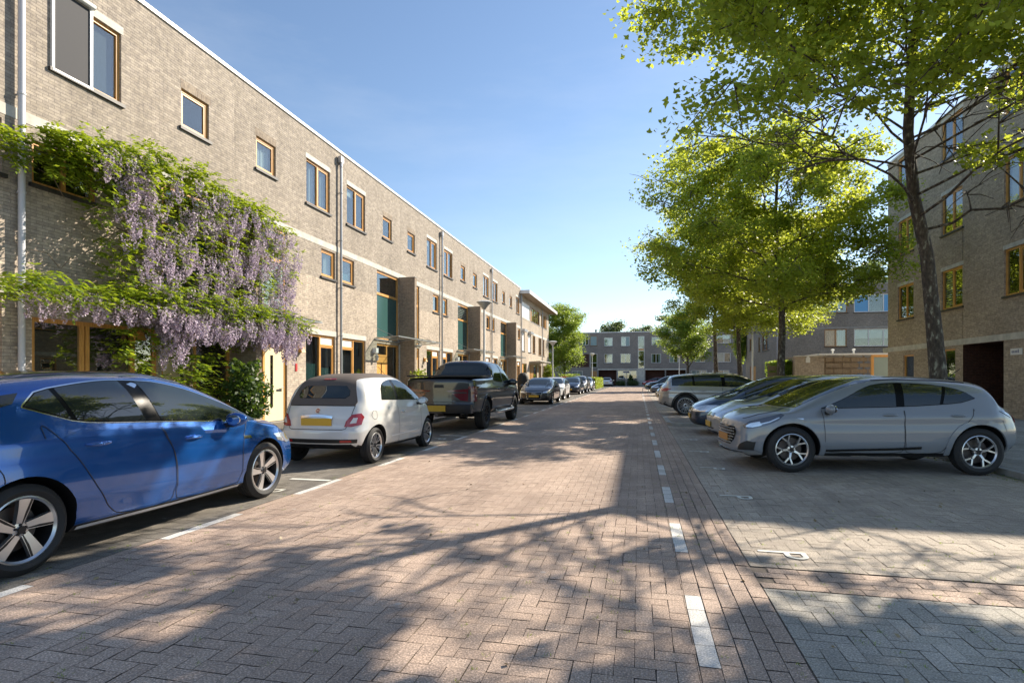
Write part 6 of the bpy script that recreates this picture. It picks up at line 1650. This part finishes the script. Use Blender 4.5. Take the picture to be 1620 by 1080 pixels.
bush('laurel_shrub', 'broad leaved shrub under the wisteria beside the first brick fin', 'shrub', (-9.4, 11.9, .1), (.5, .62, .88), 2600, .11, LF_DARK, 11, shape=LEAF4)
bush('garden_plant', 'small pale shrub in the bed before the far row, left of the sign', 'shrub', (-2.9, 94.2, .0), (.9, .5, .45), 1500, .14, LF_GREY, 12)
bush('garden_plant', 'pale flowering shrub in the bed before the far row, right of the sign', 'shrub', (-.9, 94.2, .0), (1.0, .5, .5), 1500, .14, LF_GREY, 13)
bush('garden_plant', 'dark spiky plant before the wide ground floor window of the far row', 'shrub', (-1.3, 94.6, .0), (.35, .3, .95), 900, .16, LF_DARK, 14)

# ---- wisteria on the second house
def poly_in(P, x, y):
    r = np.zeros(len(x), bool); j = len(P) - 1
    for i in range(len(P)):
        c = ((P[i][1] > y) != (P[j][1] > y)) & (x < (P[j][0] - P[i][0]) * (y - P[i][1]) / (P[j][1] - P[i][1] + 1e-12) + P[i][0]); r ^= c; j = i
    return r
def wisteria():
    rng = np.random.RandomState(77); rnd = random.Random(77)
    root = empty('wisteria', (XF + .35, 10.9, .1), 0, 'large wisteria with hanging lilac flowers covering the front of the second house', 'climbing plant')
    O = np.array([XF + .35, 10.9, .1])
    A = [(7.45, 5.5), (7.8, 5.85), (8.29, 6.0), (8.72, 6.02), (9.34, 6.15), (10.03, 6.12), (10.89, 6.2), (11.78, 5.98), (12.93, 6.0), (13.6, 5.72), (14.2, 5.34), (14.35, 4.53), (13.85, 3.86), (14.1, 3.2), (14.5, 2.9), (14.3, 2.6), (13.3, 2.55), (12.68, 2.5), (10.89, 2.55), (9.87, 2.7), (9.3, 2.9), (8.9, 3.1), (8.5, 3.5), (8.6, 4.1), (8.4, 4.5), (8.3, 4.75), (8.0, 5.1), (7.5, 5.3)]
    L = [(6.2, 2.85), (6.77, 3.0), (7.09, 3.28), (7.4, 3.2), (7.87, 3.05), (8.85, 3.26), (9.89, 3.35), (11.54, 3.3), (13.71, 3.25), (14.7, 2.95), (14.5, 2.7), (13.0, 2.75), (11.5, 2.85), (10, 2.85), (8.9, 2.8), (7.8, 2.65), (7.0, 2.75), (6.2, 2.62)]
    def samp(P, n):
        xs = [p[0] for p in P]; ys = [p[1] for p in P]; out = np.empty((0, 2))
        while len(out) < n:
            q = np.stack([rng.uniform(min(xs), max(xs), n * 2), rng.uniform(min(ys), max(ys), n * 2)], 1); out = np.concatenate([out, q[poly_in(P, q[:, 0], q[:, 1])]])
        return out[:n]
    def dens(q):        # clumpy cover, with gaps where the wall shows
        v = np.sin(q[:, 0] * 3.1 + 1.3 * np.sin(q[:, 1] * 2.3)) * np.cos(q[:, 1] * 3.7 + np.sin(q[:, 0] * 1.9)) + .5 * np.sin(q[:, 0] * 8.3) * np.sin(q[:, 1] * 7.1 + 1)
        return v
    # stems
    b = MB()
    b.tube([(0, 0, 0), (.03, .06, .9), (-.05, -.05, 1.9), (.0, .1, 2.9), (-.1, .0, 4.0), (-.15, -.1, 5.2), (-.2, .1, 5.9)], [.06, .055, .05, .045, .035, .025, .012], 8)
    b.tube([(.02, .05, .1), (-.04, -.05, .8), (.06, .08, 1.7), (-.02, -.05, 2.7), (.0, .3, 3.6), (-.05, .9, 4.6)], [.045, .04, .035, .03, .025, .012], 8)
    for z, ya, yb in ((2.85, -4.3, 0), (2.9, 0, 3.5), (5.3, -3.4, 0), (5.6, 0, 2.9), (4.3, -1.8, 3.0), (3.6, 0, 3.1)):
        p = [(rnd.uniform(-.1, .15), ya + (yb - ya) * i / 10, z + rnd.uniform(-.1, .1)) for i in range(11)]; b.tube(p, .016, 6)
    for k in range(70):
        y = rnd.uniform(-3, 3.2); z = rnd.uniform(2.3, 5.6); p = Vector((rnd.uniform(-.2, .4), y, z)); q = p + Vector((rnd.uniform(-.1, .35), rnd.uniform(-.7, .7), rnd.uniform(-.4, .5)))
        b.tube([p, p.lerp(q, .5) + Vector((.05, 0, .1)), q], [.009, .007, .003], 4, cap=False)
    b.build('stem', woodm('wisteria_stem', (.16, .12, .085), .8), root, True)
    # leaf fans: a rachis with drooping leaflets
    lf = []
    def fans(P, n, x0, x1, keep):
        q = samp(P, n * 2); q = q[dens(q) > keep][:n]; return np.stack([XF + rng.uniform(x0, x1, len(q)), q[:, 0], q[:, 1]], 1)
    F1 = np.concatenate([fans(A, 2300, .12, 1.08, -.6), fans(L, 1150, .25, 1.25, -1.2),
        fans([(7.3, 5.35), (7.6, 5.75), (8.9, 6.0), (10.9, 6.1), (12.9, 5.95), (13.7, 5.6), (13.0, 5.3), (11, 5.5), (9, 5.45), (7.6, 5.2)], 700, .2, .95, -2),
        fans([(9.6, 1.2), (12.6, .6), (12.6, 2.5), (8.8, 2.6), (8.9, 1.9)], 420, .1, .7, -.2),
        fans([(7.5, 4.95), (9.0, 5.0), (9.0, 5.9), (7.5, 5.8)], 260, .15, .7, -3), fans([(6.9, 5.0), (7.35, 5.0), (7.35, 5.7), (6.9, 5.6)], 60, .15, .5, -2)])
    n = len(F1); d = rng.normal(0, 1, (n, 3)); d[:, 0] = np.abs(d[:, 0]) + .4; d[:, 2] = d[:, 2] * .5 + .05; d /= np.linalg.norm(d, axis=1)[:, None]
    ln = rng.uniform(.16, .30, n); side = np.cross(d, np.array([0, 0, 1.0])); side /= np.linalg.norm(side, axis=1)[:, None]
    V = []
    for j in range(9):
        t = (j // 2 + 1) / 5; sg = 1 if j % 2 else -1
        base = F1 + d * (ln * t)[:, None] - np.array([0, 0, 1.0]) * (ln * t * t * .35)[:, None]
        if j == 8: ax = d - np.array([0, 0, .4])
        else: ax = side * sg + d * .5 - np.array([0, 0, .35]) + rng.normal(0, .15, (n, 3))
        ax = ax / np.linalg.norm(ax, axis=1)[:, None]; wv = np.cross(ax, np.array([0, 0, 1.0]) + rng.normal(0, .35, (n, 3))); wv /= np.linalg.norm(wv, axis=1)[:, None]
        l_ = rng.uniform(.075, .125, n)[:, None]; w_ = l_ * .24
        V.append(np.stack([base, base + ax * l_ * .45 + wv * w_, base + ax * l_, base + ax * l_ * .45 - wv * w_], 1))
    np_mesh('foliage', np.concatenate(V).reshape(-1, 3) - O, 4, LF_WI, root)
    # flower racemes
    B = [(8.6, 5.4), (9.4, 5.75), (10.9, 5.7), (12.9, 5.6), (13.9, 5.35), (14.3, 4.6), (13.9, 3.9), (14.2, 3.3), (13.5, 3.0), (10.9, 2.9), (9.9, 3.0), (8.9, 3.3), (8.6, 4.2)]
    Bl = [(8.9, 2.95), (14.3, 3.0), (14.4, 2.65), (13.4, 2.5), (10.2, 2.5), (9.2, 2.7)]
    Bs = [(6.9, 2.85), (8.9, 2.95), (8.9, 2.8), (6.9, 2.75)]
    def rac(P, n, x0, x1, keep): q = samp(P, n * 2); q = q[dens(q + 1.7) > keep][:n]; return np.stack([XF + rng.uniform(x0, x1, len(q)), q[:, 0], q[:, 1]], 1)
    R_ = np.concatenate([rac(B, 450, .8, 1.2, -.45), rac(Bl, 230, .6, 1.4, -1), rac(Bs, 26, .8, 1.2, -2), rac([(9.7, 2.6), (10.4, 2.6), (10.2, 1.9), (9.9, 1.9)], 22, .5, 1.0, -3), rac([(13.0, 2.6), (14.3, 2.6), (13.9, 2.2), (13.3, 2.2)], 24, .9, 1.3, -3), rac([(8.1, 5.7), (9.4, 5.8), (9.4, 5.2), (8.2, 5.3)], 26, .8, 1.1, -2)])
    m = len(R_); ln = rng.uniform(.28, .50, m); P_ = []
    k = 84
    for i in range(k):
        t = (i + .5) / k; r = .082 * (1 - t) ** .6 + .008; th = rng.uniform(0, 2 * math.pi, m)
        P_.append(R_ + np.stack([r * np.cos(th), r * np.sin(th), -ln * t], 1) + np.stack([0 * ln, .03 * np.sin(t * 3 + th * .1), 0 * ln], 1))
    C = np.concatenate(P_)
    tag(np_mesh('flowers', leaf_cloud(C, .042, LEAF4, rng, up=.15, droop=.5) - O, 4, FLW, root), kind='stuff')
LF_WI = leaf_mat('wisteria_leaf', (.08, .15, .012), (.20, .29, .025), (.50, .62, .04), .42)
FLW = leaf_mat('wisteria_petal', (.46, .35, .50), (.80, .71, .80), (.60, .50, .62), .35, .6)
wisteria()

# ---- small things
def cover():
    root = empty('covered_scooter', (-7.05, 34.2, .1), 0, 'black fabric cover over a tall bulky shape on the pavement beyond the pickup', 'cover')
    b = MB(); seg = 28; prof = [(.30, .02), (.33, .3), (.36, .8), (.37, 1.1), (.33, 1.38), (.22, 1.56), (.08, 1.63), (0, 1.635)]
    b.lathe(prof, seg)
    b.v = [(x * (1 + .06 * math.sin(5 * math.atan2(y, x) + z * 3)), y * 1.15 * (1 + .05 * math.sin(7 * math.atan2(y, x))), z) for x, y, z in b.v]
    b.build('fabric_cover', mat('cover_fabric', (.012, .012, .013), .7), root, True, 60)
    b = MB(); b.lathe([(.345, .55), (.37, .56), (.37, .60), (.345, .61)], 28); b.build('strap', M['black'], root, True)
cover()
b = MB(); b.tube([(0, 0, 0), (0, 0, .38), (.03, .0, .44), (.10, 0, .47), (.42, 0, .47), (.49, 0, .44), (.52, 0, .38), (.52, 0, 0)], .028, 8)
o = b.build('steel_hoop', M['zinc'], None, True); o.location = (.35, 53.0, 0); tag(o, 'low bent steel hoop barrier at the far end of the dashed line', 'barrier')
root = empty('sign_post', (-2.0, 92.2, 0), 0, 'small dark street sign on a thin post before the far row', 'sign')
b = MB(); b.lathe([(.035, 0), (.035, 2.4), (0, 2.42)], 10); b.build('post', M['zinc'], root, True)
b = MB(); b.box(-.45, .45, -.02, .02, 2.2, 2.42); b.build('sign_board', mat('sign_blue', (.02, .04, .14), .4), root)
# weeds in the joints, blades in tufts
rng = np.random.RandomState(5); tu = []
for (x0, x1, y0, y1, n) in ((-4.2, 0, 1.5, 6, 150), (1, 5, 1.5, 6.5, 240), (-4.3, -4.0, 2, 14, 60), (4.95, 5.25, 6, 12, 260), (.2, .8, 1.5, 8, 30)):
    tu.append(np.stack([rng.uniform(x0, x1, n), rng.uniform(y0, y1, n)], 1))
T = np.concatenate(tu); k = 9; P = np.repeat(T, k, 0) + rng.normal(0, .012, (len(T) * k, 2)); n = len(P)
base = np.concatenate([P, np.full((n, 1), -.006)], 1); dr = np.stack([rng.normal(0, .012, n), rng.normal(0, .012, n), rng.uniform(.008, .028, n)], 1)
sd_ = np.stack([rng.normal(0, 1, n), rng.normal(0, 1, n), np.zeros(n)], 1); sd_ = sd_ / np.linalg.norm(sd_, axis=1)[:, None] * .0022
tag(np_mesh('weeds', np.stack([base - sd_, base + sd_, base + dr], 1).reshape(-1, 3), 3, LF_LIGHT), label='small green weeds growing in the paving joints', cat='weeds', kind='stuff')
# litter of dry leaves and twigs
C = np.concatenate([np.stack([rng.uniform(-4, 5, 90), rng.uniform(1.5, 9, 90), np.full(90, .008)], 1), np.stack([rng.uniform(4.9, 5.18, 60), rng.uniform(4, 14, 60), np.full(60, .008)], 1)])
tag(np_mesh('leaf_litter', leaf_cloud(C, .035, LEAF4, rng, up=.97), 4, leaf_mat('dry_leaf', (.20, .14, .07), (.42, .34, .20), (.2, .15, .05), .1)), label='scattered dry leaf scraps on the paving', cat='leaf litter', kind='stuff')
